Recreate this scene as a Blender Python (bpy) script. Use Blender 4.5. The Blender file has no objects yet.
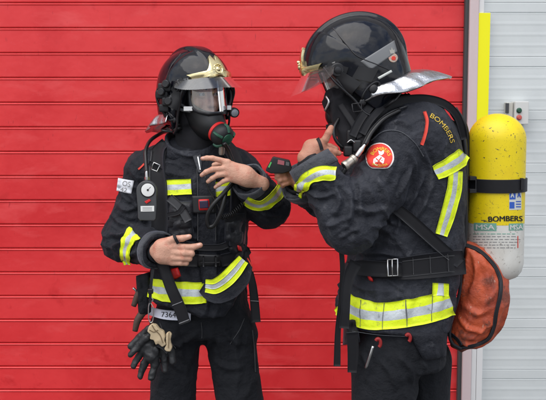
import bpy, math, random
import numpy as np
from mathutils import Vector, Matrix
from mathutils.bvhtree import BVHTree
random.seed(7); rng = np.random.RandomState(7)
scene = bpy.context.scene
COL = scene.collection
R_ = math.radians

# ------------------------------------------------------------------ camera
CAM = np.array([0.0, -3.2, 1.68]); PITCH = R_(5.8); FPX = 950.0
FWD = np.array([0, math.cos(PITCH), -math.sin(PITCH)]); UPV = np.array([0, math.sin(PITCH), math.cos(PITCH)]); RGT = np.array([1.0, 0, 0])
cd = bpy.data.cameras.new('camera'); cam = bpy.data.objects.new('camera', cd); COL.objects.link(cam)
cam.location = CAM; cam.rotation_euler = (math.pi/2-PITCH, 0, 0)
cd.sensor_width = 36; cd.lens = 36*FPX/546.0; cd.clip_end = 500; cd.clip_start = .05
scene.camera = cam
def ray(px, py):
    d = FWD + (px-273)/FPX*RGT + (200-py)/FPX*UPV
    return d/np.linalg.norm(d)
def P(px, py, Y):
    d = ray(px, py); t = (Y-CAM[1])/d[1]
    return CAM + t*d

# ------------------------------------------------------------------ numpy noise
def _h(ix, iy, iz, s):
    n = (ix.astype(np.int64)*374761393 + iy.astype(np.int64)*668265263 + iz.astype(np.int64)*2147483647 + s*974634777) & 0xffffffff
    n = ((n ^ (n >> 13))*1274126177) & 0xffffffff
    n = ((n ^ (n >> 16))*2246822519) & 0xffffffff
    n = n ^ (n >> 15)
    return (n & 0xffffff)/float(0xffffff)
def noise(p, s=0):
    i = np.floor(p).astype(np.int64); f = p-i; f = f*f*f*(f*(f*6-15)+10)
    x, y, z = i[:, 0], i[:, 1], i[:, 2]; fx, fy, fz = f[:, 0], f[:, 1], f[:, 2]
    def L(a, b, t): return a+(b-a)*t
    r = []
    for dz in (0, 1):
        a = L(_h(x, y, z+dz, s), _h(x+1, y, z+dz, s), fx); b = L(_h(x, y+1, z+dz, s), _h(x+1, y+1, z+dz, s), fx)
        r.append(L(a, b, fy))
    return L(r[0], r[1], fz)
def fbm(p, s=0, o=3):
    v = 0; a = .5
    for k in range(o): v = v+a*noise(p*(2**k)+17.3*k, s+k); a *= .5
    return v/(1-.5**o)
def ridge(p, s=0):
    w = np.stack([fbm(p*.6+5, s+11, 2), fbm(p*.6+9, s+12, 2), fbm(p*.6+3, s+13, 2)], 1)-.5
    n = noise(p+1.6*w, s)
    return (1-np.abs(2*n-1))**2

# ------------------------------------------------------------------ sdf
def A(*v): return np.array(v, float)
def smin(a, b, k):
    if k <= 0: return np.minimum(a, b)
    h = np.clip(.5+.5*(b-a)/k, 0, 1)
    return b+(a-b)*h-k*h*(1-h)
def rcone(a, b, ra, rb):
    a = np.asarray(a, float); b = np.asarray(b, float); ab = b-a; L2 = max(ab.dot(ab), 1e-12)
    def f(p):
        t = np.clip(((p-a)@ab)/L2, 0, 1)
        return np.linalg.norm(p-a-t[:, None]*ab, axis=1)-(ra+(rb-ra)*t)
    return f
def rot(yaw=0, pitch=0, roll=0):
    return np.array(Matrix.Rotation(yaw, 3, 'Z') @ Matrix.Rotation(pitch, 3, 'Y') @ Matrix.Rotation(roll, 3, 'X'))
def ell(c, r, M=None):
    c = np.asarray(c, float); r = np.asarray(r, float)
    def f(p):
        q = p-c
        if M is not None: q = q@M
        k0 = np.linalg.norm(q/r, axis=1); k1 = np.linalg.norm(q/(r*r), axis=1)+1e-9
        return k0*(k0-1)/k1
    return f
def box(c, h, rr=.005, M=None):
    c = np.asarray(c, float); h = np.asarray(h, float)-rr
    def f(p):
        q = p-c
        if M is not None: q = q@M
        q = np.abs(q)-h
        return np.linalg.norm(np.maximum(q, 0), axis=1)+np.minimum(q.max(1), 0)-rr
    return f
def plane(pt, n):
    n = np.asarray(n, float); n = n/np.linalg.norm(n); pt = np.asarray(pt, float)
    return lambda p: (p-pt)@n
def chain(pts, rs, k=.004):
    fs = [rcone(pts[i], pts[i+1], rs[i], rs[i+1]) for i in range(len(pts)-1)]
    def f(p):
        d = fs[0](p)
        for g in fs[1:]: d = smin(d, g(p), k)
        return d
    return f
def union(fs, k=.02):
    def f(p):
        d = None
        for g in fs:
            kk = k
            if isinstance(g, tuple): g, kk = g
            d = g(p) if d is None else smin(d, g(p), kk)
        return d
    return f
def cut(f, g, k=0):          # remove the region where g < 0
    return lambda p: -smin(-f(p), g(p), k)
def inter(f, g, k=0):        # keep where g < 0
    return lambda p: -smin(-f(p), -g(p), k)
def loft(rows, e=2.4):       # rows (z, cx, cy, a, b), z ascending: stacked super-ellipses
    rows = sorted(rows); Z = np.array([r[0] for r in rows]); V = np.array([r[1:] for r in rows])
    zz = np.linspace(Z[0], Z[-1], 200); VV = np.stack([np.interp(zz, Z, V[:, i]) for i in range(4)], 1)
    ker = np.hanning(23); ker /= ker.sum()
    VV = np.stack([np.convolve(np.pad(VV[:, i], 11, mode='edge'), ker, 'valid') for i in range(4)], 1)
    def f(p):
        z = p[:, 2]; v = [np.interp(z, zz, VV[:, i]) for i in range(4)]
        q = (np.abs((p[:, 0]-v[0])/v[2])**e+np.abs((p[:, 1]-v[1])/v[3])**e)**(1/e)
        d = (q-1)*np.minimum(v[2], v[3])
        dz = np.maximum(z-Z[-1], Z[0]-z)
        return -smin(-d, -dz, .02)
    return f

def nets(f, lo, hi, h, smooth=1):
    lo = np.asarray(lo, float); hi = np.asarray(hi, float)
    n = np.ceil((hi-lo)/h).astype(int)+1
    ax = [lo[i]+h*np.arange(n[i]) for i in range(3)]
    V = np.empty(n, np.float32)
    step = max(1, int(400000/(n[1]*n[2])))
    gy, gz = np.meshgrid(ax[1], ax[2], indexing='ij')
    for i in range(0, n[0], step):
        xs = ax[0][i:i+step]; m = len(xs)
        pts = np.empty((m, n[1], n[2], 3)); pts[..., 0] = xs[:, None, None]; pts[..., 1] = gy; pts[..., 2] = gz
        V[i:i+m] = f(pts.reshape(-1, 3)).reshape(m, n[1], n[2])
    S = V < 0
    c = np.zeros(n-1, np.int8)
    for a in (0, 1):
        for b in (0, 1):
            for d in (0, 1): c += S[a:n[0]-1+a, b:n[1]-1+b, d:n[2]-1+d]
    act = (c > 0) & (c < 8); I, J, K = np.nonzero(act)
    idx = -np.ones(n-1, np.int64); idx[I, J, K] = np.arange(len(I))
    acc = np.zeros((len(I), 3)); cnt = np.zeros(len(I))
    for axis in range(3):
        o = [k for k in range(3) if k != axis]
        for u in (0, 1):
            for w in (0, 1):
                d0 = [0, 0, 0]; d0[o[0]] = u; d0[o[1]] = w; d1 = list(d0); d1[axis] = 1
                v0 = V[I+d0[0], J+d0[1], K+d0[2]]; v1 = V[I+d1[0], J+d1[1], K+d1[2]]
                m = (v0 < 0) != (v1 < 0)
                t = np.where(m, v0/np.where(m, v0-v1, 1), 0)
                q = np.zeros((len(I), 3)); q[:, axis] = t; q[:, o[0]] = u; q[:, o[1]] = w
                acc[m] += q[m]; cnt[m] += 1
    verts = lo+h*(np.stack([I, J, K], 1)+acc/np.maximum(cnt, 1)[:, None])
    faces = []
    for axis in range(3):
        o = [(axis+1) % 3, (axis+2) % 3]
        s0 = [slice(None)]*3; s1 = [slice(None)]*3
        s0[axis] = slice(0, n[axis]-1); s1[axis] = slice(1, n[axis])
        X = S[tuple(s0)] != S[tuple(s1)]
        e = np.stack(np.nonzero(X), 1)
        ok = (e[:, o[0]] > 0) & (e[:, o[1]] > 0) & (e[:, o[0]] < n[o[0]]-1) & (e[:, o[1]] < n[o[1]]-1)
        e = e[ok]
        ins = S[e[:, 0], e[:, 1], e[:, 2]]
        def cell(a, b):
            q = e.copy(); q[:, o[0]] -= a; q[:, o[1]] -= b
            return idx[q[:, 0], q[:, 1], q[:, 2]]
        Q = np.stack([cell(1, 1), cell(0, 1), cell(0, 0), cell(1, 0)], 1)
        Q[~ins] = Q[~ins][:, ::-1]
        faces.append(Q)
    F = np.concatenate(faces)
    for _ in range(smooth): verts = lap(verts, F)
    return verts, F
def lap(v, F, w=.5):
    s = np.zeros_like(v); c = np.zeros(len(v))
    for a, b in ((0, 1), (1, 2), (2, 3), (3, 0)):
        np.add.at(s, F[:, a], v[F[:, b]]); np.add.at(s, F[:, b], v[F[:, a]])
        np.add.at(c, F[:, a], 1); np.add.at(c, F[:, b], 1)
    return v*(1-w)+w*s/np.maximum(c, 1)[:, None]
def normals(v, F):
    n = np.cross(v[F[:, 2]]-v[F[:, 0]], v[F[:, 3]]-v[F[:, 1]])
    s = np.zeros_like(v)
    for a in range(4): np.add.at(s, F[:, a], n)
    return s/(np.linalg.norm(s, axis=1)[:, None]+1e-12)
def bvh(v, F): return BVHTree.FromPolygons([tuple(x) for x in v], [tuple(int(i) for i in x) for x in F])
def polydist(p, pts):
    best = np.full(len(p), 1e9); tt = np.zeros(len(p)); n = len(pts)-1
    for i in range(n):
        a, b = pts[i], pts[i+1]; ab = b-a
        t = np.clip(((p-a)@ab)/max(ab@ab, 1e-12), 0, 1)
        d = np.linalg.norm(p-a-t[:, None]*ab, axis=1); m = d < best
        best[m] = d[m]; tt[m] = (i+t[m])/n
    return best, tt
def spline(pts, n=8):
    pts = [np.asarray(p, float) for p in pts]
    if len(pts) == 2: return np.array([pts[0]+(pts[1]-pts[0])*i/n for i in range(n+1)])
    q = [2*pts[0]-pts[1]]+pts+[2*pts[-1]-pts[-2]]; out = []
    for i in range(1, len(q)-2):
        for k in range(n):
            t = k/n; a, b, c, d = q[i-1], q[i], q[i+1], q[i+2]
            out.append(.5*((2*b)+(c-a)*t+(2*a-5*b+4*c-d)*t*t+(3*b-a-3*c+d)*t**3))
    out.append(q[-2]); return np.array(out)

# ------------------------------------------------------------------ objects
def thing(name, label, cat, loc, group=None):
    o = bpy.data.objects.new(name, None); COL.objects.link(o); o.location = tuple(loc); o.empty_display_size = .1
    o['label'] = label; o['category'] = cat
    if group: o['group'] = group
    return o
def root_loc(o):
    l = np.zeros(3)
    while o is not None: l = l+np.array(o.location); o = o.parent
    return l
def obj(name, v, F, mat, parent=None, smooth=True, label=None, mats=None, fm=None, at=None):
    me = bpy.data.meshes.new(name)
    base = root_loc(parent) if parent is not None else (np.asarray(at, float) if at is not None else np.zeros(3))
    v = np.asarray(v, float)-base
    me.from_pydata([tuple(x) for x in v.tolist()], [], [tuple(x) for x in (F.tolist() if isinstance(F, np.ndarray) else F)])
    for m in (mats or [mat]): me.materials.append(m)
    if fm is not None: me.polygons.foreach_set('material_index', np.asarray(fm, np.int32))
    if smooth: me.polygons.foreach_set('use_smooth', [True]*len(me.polygons))
    me.update()
    o = bpy.data.objects.new(name, me); COL.objects.link(o)
    if parent is not None: o.parent = parent
    elif at is not None: o.location = tuple(at)
    if label: o['label'] = label
    return o
def tag(o, label, cat, group=None):
    o['label'] = label; o['category'] = cat
    if group: o['group'] = group
    return o
def struct(o): o['kind'] = 'structure'; return o
class MB:                                  # a bag of primitives that becomes one mesh
    def __init__(s): s.v = []; s.f = []
    def add(s, v, f):
        n = len(s.v); s.v += [tuple(map(float, x)) for x in v]; s.f += [tuple(int(i)+n for i in q) for q in f]; return s
    def box(s, lo, hi, bev=0):
        lo = np.asarray(lo, float); hi = np.asarray(hi, float)
        if bev <= 0:
            v = [(x, y, z) for x in (lo[0], hi[0]) for y in (lo[1], hi[1]) for z in (lo[2], hi[2])]
            return s.add(v, [(0, 1, 3, 2), (4, 6, 7, 5), (0, 4, 5, 1), (2, 3, 7, 6), (0, 2, 6, 4), (1, 5, 7, 3)])
        import bmesh
        bm = bmesh.new(); bmesh.ops.create_cube(bm, size=1, matrix=Matrix.Translation((lo+hi)/2) @ Matrix.Diagonal((*(hi-lo), 1)))
        bmesh.ops.bevel(bm, geom=bm.edges[:], offset=bev, segments=3, affect='EDGES', profile=.6)
        bm.verts.index_update(); v = [tuple(x.co) for x in bm.verts]; f = [tuple(x.index for x in q.verts) for q in bm.faces]; bm.free()
        return s.add(v, f)
    def xf(s, M):                          # transform all
        M3 = np.asarray(M[0]); t = np.asarray(M[1]); s.v = [tuple(M3@np.array(x)+t) for x in s.v]; return s
    def tube(s, pts, r, n=8, sub=6, caps=True):
        pts = [np.asarray(p, float) for p in pts]
        c = spline(pts, sub) if sub else np.array(pts)
        m = len(c); rr = np.interp(np.linspace(0, 1, m), np.linspace(0, 1, len(r)), r) if hasattr(r, '__len__') else np.full(m, r)
        T = np.gradient(c, axis=0); T /= np.linalg.norm(T, axis=1)[:, None]+1e-12
        u = np.cross(T[0], [0, 0, 1.0]); 
        if np.linalg.norm(u) < .1: u = np.cross(T[0], [0, 1.0, 0])
        u /= np.linalg.norm(u); v = []
        for i in range(m):
            u = u-T[i]*(u@T[i]); u /= np.linalg.norm(u); w = np.cross(T[i], u)
            for k in range(n):
                a = 2*math.pi*k/n; v.append(c[i]+rr[i]*(math.cos(a)*u+math.sin(a)*w))
        f = [(i*n+k, i*n+(k+1) % n, (i+1)*n+(k+1) % n, (i+1)*n+k) for i in range(m-1) for k in range(n)]
        if caps: f += [tuple(range(n))[::-1], tuple((m-1)*n+k for k in range(n))]
        return s.add(v, f)
    def lathe(s, prof, c, axis, n=24):     # prof (r, h) along the axis from c
        axis = np.asarray(axis, float); axis /= np.linalg.norm(axis); c = np.asarray(c, float)
        u = np.cross(axis, [0, 0, 1.0]); u = u if np.linalg.norm(u) > .1 else np.cross(axis, [0, 1.0, 0]); u /= np.linalg.norm(u); w = np.cross(axis, u)
        v = [c+h*axis+r*(math.cos(2*math.pi*k/n)*u+math.sin(2*math.pi*k/n)*w) for r, h in prof for k in range(n)]
        m = len(prof)
        f = [(i*n+k, i*n+(k+1) % n, (i+1)*n+(k+1) % n, (i+1)*n+k) for i in range(m-1) for k in range(n)]
        f += [tuple(range(n))[::-1], tuple((m-1)*n+k for k in range(n))]
        return s.add(v, f)
    def build(s, name, mat, parent=None, smooth=False, **k):
        o = obj(name, s.v, s.f, mat, parent, smooth, **k)
        if smooth == 'auto': auto(o)
        return o
def auto(o, ang=35):
    me = o.data; me.polygons.foreach_set('use_smooth', [True]*len(me.polygons))
    import bmesh
    bm = bmesh.new(); bm.from_mesh(me)
    for e in bm.edges:
        if len(e.link_faces) == 2 and e.calc_face_angle(0) > R_(ang): e.smooth = False
    bm.to_mesh(me); bm.free(); return o

def cast(bv, o, d, far=20):
    h = bv.ray_cast(Vector(o), Vector(d), far)
    return (np.array(h[0]), np.array(h[1]), h[3]) if h[0] is not None else None
def strip_mesh(G, off, th):               # G (m, n, 3) grid of surface points facing the camera; gives verts, faces of a slab
    m, n = G.shape[:2]
    du = np.gradient(G, axis=0); dv = np.gradient(G, axis=1); N = np.cross(du, dv); N /= np.linalg.norm(N, axis=2)[..., None]+1e-12
    tocam = CAM-G; s = np.sign((N*tocam).sum(2).mean()); N = N*(s if s != 0 else 1)
    top = G+N*(off+th); bot = G+N*(off-.001)
    v = np.concatenate([top.reshape(-1, 3), bot.reshape(-1, 3)]); o = m*n; f = []
    I = lambda i, j: i*n+j
    for i in range(m-1):
        for j in range(n-1):
            q = (I(i, j), I(i+1, j), I(i+1, j+1), I(i, j+1)); f.append(q if s > 0 else q[::-1])
            f.append(tuple(o+x for x in (q[::-1] if s > 0 else q)))
    for i in range(m-1):
        f += [(I(i, 0), I(i, 0)+o, I(i+1, 0)+o, I(i+1, 0)), (I(i, n-1), I(i+1, n-1), I(i+1, n-1)+o, I(i, n-1)+o)]
    for j in range(n-1):
        f += [(I(0, j), I(0, j+1), I(0, j+1)+o, I(0, j)+o), (I(m-1, j), I(m-1, j)+o, I(m-1, j+1)+o, I(m-1, j+1))]
    return v, f
def depth_grid(px, bv, Y0=None, sm=2):    # px (m, n, 2) -> 3D grid on the surface bv
    m, n = px.shape[:2]; T = np.full((m, n), np.nan); D = np.zeros((m, n, 3))
    for i in range(m):
        for j in range(n):
            d = ray(*px[i, j]); D[i, j] = d; h = cast(bv, CAM, d) if bv is not None else None
            if h: T[i, j] = h[2]
            elif bv is None: T[i, j] = ((Y0 or 0)-CAM[1])/d[1]
    if np.isnan(T).all(): T[:] = ((Y0 or 0)-CAM[1])/D[..., 1]
    row = np.nanmean(T, axis=1) if not np.isnan(T).any() else np.array([np.nanmean(r) if not np.isnan(r).all() else np.nan for r in T])
    ok = ~np.isnan(row); row = np.interp(np.arange(m), np.arange(m)[ok], row[ok])
    for i in range(m):
        for j in range(n):
            if np.isnan(T[i, j]): 
                r = T[i]; g = ~np.isnan(r); T[i, j] = np.interp(j, np.arange(n)[g], r[g]) if g.any() else row[i]
    for _ in range(sm):
        Q = np.pad(T, ((1, 1), (0, 0)), mode='edge'); T = np.minimum((Q[:-2]+2*Q[1:-1]+Q[2:])/4, T+.002)
    return CAM+D*T[..., None]
def strap(name, pts, w, bv, mat, parent, th=.003, off=.001, Y0=None, nw=5, step=3.0, sm=4, **k):
    c = spline([A(*p[:2]) for p in pts], 10); L = np.r_[0, np.cumsum(np.linalg.norm(np.diff(c, axis=0), axis=1))]
    m = max(4, int(L[-1]/step)+1); s = np.linspace(0, L[-1], m); c = np.stack([np.interp(s, L, c[:, 0]), np.interp(s, L, c[:, 1])], 1)
    T = np.gradient(c, axis=0); T /= np.linalg.norm(T, axis=1)[:, None]; N = np.stack([-T[:, 1], T[:, 0]], 1)
    ww = np.interp(np.linspace(0, 1, m), np.linspace(0, 1, len(w)), w) if hasattr(w, '__len__') else np.full(m, w)
    px = c[:, None, :]+N[:, None, :]*(np.linspace(-.5, .5, nw)[None, :, None]*ww[:, None, None])
    G = depth_grid(px, bv, Y0, sm)
    if len(pts[0]) > 2:                    # explicit Y per control point
        Yc = np.interp(np.linspace(0, 1, m), np.linspace(0, 1, len(pts)), [p[2] for p in pts])
        G = np.array([[P(px[i, j, 0], px[i, j, 1], Yc[i]) for j in range(nw)] for i in range(m)])
    v, f = strip_mesh(G, off, th)
    return obj(name, v, f, mat, parent, True, **k) if not k.get('raw') else (v, f)
def quad(name, c, bv, mat, parent, n=10, m=10, th=.002, off=.001, Y0=None, sm=1, **k):
    c = [A(*p) for p in c]; px = np.zeros((n, m, 2))
    for i in range(n):
        for j in range(m):
            u, v = i/(n-1), j/(m-1); px[i, j] = (c[0]*(1-v)+c[1]*v)*(1-u)+(c[3]*(1-v)+c[2]*v)*u
    v, f = strip_mesh(depth_grid(px, bv, Y0, sm), off, th)
    return obj(name, v, f, mat, parent, True, **k)
def puff(name, c, bv, mat, parent, hgt=.02, n=16, m=16, Y0=None, ex=4, seed=0, amp=.15, **k):   # pocket-like padded quad
    c = [A(*p) for p in c]; px = np.zeros((n, m, 2)); H = np.zeros((n, m))
    for i in range(n):
        for j in range(m):
            u, v = i/(n-1), j/(m-1); px[i, j] = (c[0]*(1-v)+c[1]*v)*(1-u)+(c[3]*(1-v)+c[2]*v)*u
            H[i, j] = (1-abs(2*u-1)**ex)**.5*(1-abs(2*v-1)**ex)**.5
    G = depth_grid(px, bv, Y0, 1)
    q = G.reshape(-1, 3); H = H*(1+amp*2*(fbm(q*45, seed, 2).reshape(n, m)-.5)*2)
    tc = CAM-G; tc /= np.linalg.norm(tc, axis=2)[..., None]
    v, f = strip_mesh(G+tc*(H*hgt)[..., None], 0, .001)
    o = n*m; v[o:] = (G-tc*.004).reshape(-1, 3)
    return obj(name, v, f, mat, parent, True, **k)
def band(name, c, axis, rows, bv, parent, mats, rout=.2, off=.002, n=72, arc=(0, 360), rin=.02, rmax=None, sm=8, **k):
    # rows: distances along the axis; material per strip = mats[i]; cast inwards from radius rout
    c = np.asarray(c, float); axis = np.asarray(axis, float); axis /= np.linalg.norm(axis)
    u = np.cross(axis, [0, 1.0, 0]); u = u if np.linalg.norm(u) > .1 else np.cross(axis, [1.0, 0, 0]); u /= np.linalg.norm(u); w = np.cross(axis, u)
    ss = []; mi = []
    for i in range(len(rows)-1):
        q = np.linspace(rows[i], rows[i+1], 4)[:-1]; ss += list(q); mi += [i]*3
    ss.append(rows[-1]); full = abs(arc[1]-arc[0]-360) < 1e-6
    ang = np.linspace(R_(arc[0]), R_(arc[1]), n+1)[:n if full else n+1]; na = len(ang)
    G = np.zeros((len(ss), na, 3)); RR = np.full((len(ss), na), np.nan); dirs = [math.cos(a)*u+math.sin(a)*w for a in ang]
    for i, s in enumerate(ss):
        for j, d in enumerate(dirs):
            o = c+axis*s; h = cast(bv, o+d*rout, -d, rout-rin)
            if h and (rmax is None or rout-h[2] < rmax): RR[i, j] = rout-h[2]
    med = np.nanmedian(RR)
    for i in range(len(ss)):
        r = RR[i]; g = ~np.isnan(r)
        RR[i] = np.interp(np.arange(na), np.arange(na)[g], r[g], period=na if full else None) if g.any() else med
    if sm:
        pad = (lambda q: np.pad(q, ((0, 0), (1, 1)), mode='wrap')) if full else (lambda q: np.pad(q, ((0, 0), (1, 1)), mode='edge'))
        for it in range(sm):
            q = pad(RR); av = (q[:, :-2]+2*q[:, 1:-1]+q[:, 2:])/4; q = np.pad(av, ((1, 1), (0, 0)), mode='edge'); av = (q[:-2]+2*q[1:-1]+q[2:])/4
            RR = np.maximum(RR, av) if it < sm//2 else av
    for i in range(len(ss)):
        for j, d in enumerate(dirs): G[i, j] = c+axis*ss[i]+d*(RR[i, j]+off)
    E0 = np.array([c+axis*ss[0]+d*(RR[0, j]-.003) for j, d in enumerate(dirs)]); E1 = np.array([c+axis*ss[-1]+d*(RR[-1, j]-.003) for j, d in enumerate(dirs)])
    G = np.concatenate([E0[None], G, E1[None]]); mi = [mi[0]]+mi+[mi[-1]]
    f = []; fm = []
    for i in range(G.shape[0]-1):
        for j in range(na if full else na-1):
            f.append((i*na+j, i*na+(j+1) % na, (i+1)*na+(j+1) % na, (i+1)*na+j)); fm.append(mi[i])
    um = []; ix = []
    for m_ in mats:
        if m_ not in um: um.append(m_)
        ix.append(um.index(m_))
    return obj(name, G.reshape(-1, 3), f, None, parent, True, mats=um, fm=[ix[x] for x in fm], **k)
def obj_bvh(o): l = root_loc(o.parent)+np.array(o.location) if o.parent else np.array(o.location); return BVHTree.FromPolygons([tuple(np.array(x.co)+l) for x in o.data.vertices], [tuple(p.vertices) for p in o.data.polygons])
def text_mesh(txt, bold=0.0, spacing=1.0):
    bold = 0
    cu = bpy.data.curves.new('lettering', 'FONT'); cu.body = txt; cu.size = 1; cu.align_x = 'CENTER'; cu.align_y = 'CENTER'; cu.resolution_u = 4; cu.offset = bold; cu.space_character = spacing
    o = bpy.data.objects.new('lettering', cu); COL.objects.link(o)
    dg = bpy.context.evaluated_depsgraph_get(); dg.update()
    me = bpy.data.meshes.new_from_object(o.evaluated_get(dg))
    import bmesh
    bm = bmesh.new(); bm.from_mesh(me); bmesh.ops.triangulate(bm, faces=bm.faces[:])
    for _ in range(3):
        lim = .10; es = [e for e in bm.edges if e.calc_length() > lim]
        if not es: break
        bmesh.ops.subdivide_edges(bm, edges=es, cuts=1); bmesh.ops.triangulate(bm, faces=[q for q in bm.faces if len(q.verts) > 3])
    bm.to_mesh(me); bm.free()
    v = np.array([x.co[:] for x in me.vertices]); f = [tuple(p.vertices) for p in me.polygons]
    bpy.data.objects.remove(o); bpy.data.curves.remove(cu); bpy.data.meshes.remove(me)
    v[:, :2] -= (v[:, :2].max(0)+v[:, :2].min(0))/2
    s = v[:, :2].max(0)-v[:, :2].min(0)
    return v[:, :2]/s, f, s                # unit box -.5 .. .5
def project_px(name, v2, f, bv, mat, parent, off=.003, Y0=None, **k):
    out = []
    for x, y in v2:
        d = ray(x, y); h = cast(bv, CAM, d) if bv is not None else None
        out.append(h[0]-d*off if h else CAM+d*(((Y0 if Y0 is not None else 0)-CAM[1])/d[1]-off))
    return obj(name, out, f, mat, parent, False, **k)
def text_px(name, txt, c, ux, uy, bv, mat, parent, off=.003, bold=0, **k):   # ux, uy: pixel vectors of the full width and height
    v, f, s = text_mesh(txt, bold); c = A(*c); ux = A(*ux); uy = A(*uy)
    return project_px(name, [c+ux*a-uy*b for a, b in v], f, bv, mat, parent, off, **k)
def arc_text_px(name, txt, c, r, a0, a1, hgt, bv, mat, parent, off=.003, bold=0, flip=1, **k):
    v, f, s = text_mesh(txt, bold); out = []
    for a, b in v:
        t = R_(a0+(a1-a0)*(a+.5)); rr = r+flip*b*hgt; out.append((c[0]+rr*math.cos(t), c[1]-rr*math.sin(t)))
    return project_px(name, out, f, bv, mat, parent, off, **k)

# ------------------------------------------------------------------ materials
def mat(name, col, rough=.6, metal=0, bump=None, var=None, sheen=0, coat=0, spec=.5, extra=None, trans=0, alpha=1, ior=1.45):
    m = bpy.data.materials.new(name); m.use_nodes = True; nt = m.node_tree; b = nt.nodes['Principled BSDF']
    b.inputs['Base Color'].default_value = (*col, 1); b.inputs['Roughness'].default_value = rough; b.inputs['Metallic'].default_value = metal
    b.inputs['Sheen Weight'].default_value = sheen; b.inputs['Coat Weight'].default_value = coat; b.inputs['Specular IOR Level'].default_value = spec
    b.inputs['Transmission Weight'].default_value = trans; b.inputs['IOR'].default_value = ior; b.inputs['Alpha'].default_value = alpha
    if sheen: b.inputs['Sheen Roughness'].default_value = .45; b.inputs['Sheen Tint'].default_value = (.75, .8, 1, 1)
    tc = nt.nodes.new('ShaderNodeTexCoord')
    def nz(scale, detail=3, rough_=.55, dist=0, stretch=None):
        n = nt.nodes.new('ShaderNodeTexNoise'); n.inputs['Scale'].default_value = scale; n.inputs['Detail'].default_value = detail; n.inputs['Roughness'].default_value = rough_; n.inputs['Distortion'].default_value = dist
        if stretch:
            mp = nt.nodes.new('ShaderNodeMapping'); mp.inputs['Scale'].default_value = stretch; nt.links.new(tc.outputs['Object'], mp.inputs['Vector']); nt.links.new(mp.outputs['Vector'], n.inputs['Vector'])
        else: nt.links.new(tc.outputs['Object'], n.inputs['Vector'])
        return n
    if var:                                # list of (scale, colour, lo, hi[, stretch])
        prev = None
        for vv in var:
            sc, c2, lo, hi = vv[:4]; n = nz(sc, 5, .6, .3, vv[4] if len(vv) > 4 else None)
            r = nt.nodes.new('ShaderNodeMapRange'); r.inputs['From Min'].default_value = lo; r.inputs['From Max'].default_value = hi; nt.links.new(n.outputs['Fac'], r.inputs['Value'])
            mx = nt.nodes.new('ShaderNodeMix'); mx.data_type = 'RGBA'; nt.links.new(r.outputs['Result'], mx.inputs['Factor'])
            if prev is None: mx.inputs['A'].default_value = (*col, 1)
            else: nt.links.new(prev, mx.inputs['A'])
            mx.inputs['B'].default_value = (*c2, 1); prev = mx.outputs['Result']
        nt.links.new(prev, b.inputs['Base Color'])
    if bump:                               # list of (scale, strength, distance[, stretch])
        prev = None
        for bb in bump:
            n = nz(bb[0], 4, .6, 0, bb[3] if len(bb) > 3 and bb[3] != 'R' else None)
            if len(bb) > 3 and bb[3] == 'R': n.noise_type = 'RIDGED_MULTIFRACTAL'; n.inputs['Detail'].default_value = 2.5; n.inputs['Distortion'].default_value = .6; n.inputs['Lacunarity'].default_value = 2.3
            bn = nt.nodes.new('ShaderNodeBump'); bn.inputs['Strength'].default_value = bb[1]; bn.inputs['Distance'].default_value = bb[2]
            nt.links.new(n.outputs['Fac'], bn.inputs['Height'])
            if prev: nt.links.new(prev, bn.inputs['Normal'])
            prev = bn.outputs['Normal']
        nt.links.new(prev, b.inputs['Normal'])
    if extra: extra(m, nt, b, tc)
    return m
def glass(name, tint=(1, 1, 1), gl=.12, rough=.03, ior=1.4):
    m = bpy.data.materials.new(name); m.use_nodes = True; nt = m.node_tree; nt.nodes.clear()
    o = nt.nodes.new('ShaderNodeOutputMaterial'); t = nt.nodes.new('ShaderNodeBsdfTransparent'); t.inputs[0].default_value = (*tint, 1)
    g = nt.nodes.new('ShaderNodeBsdfGlossy'); g.inputs['Roughness'].default_value = rough; g.inputs['Color'].default_value = (1, 1, 1, 1)
    f = nt.nodes.new('ShaderNodeFresnel'); f.inputs[0].default_value = ior
    a = nt.nodes.new('ShaderNodeMath'); a.operation = 'ADD'; a.inputs[1].default_value = gl; a.use_clamp = True
    mx = nt.nodes.new('ShaderNodeMixShader'); nt.links.new(f.outputs[0], a.inputs[0]); nt.links.new(a.outputs[0], mx.inputs[0]); nt.links.new(t.outputs[0], mx.inputs[1]); nt.links.new(g.outputs[0], mx.inputs[2]); nt.links.new(mx.outputs[0], o.inputs[0])
    return m
CLB = [(11, .55, .008, 'R'), (420, .25, .0015), (60, .45, .005), (24, .8, .014), (1500, .25, .0006)]
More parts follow.
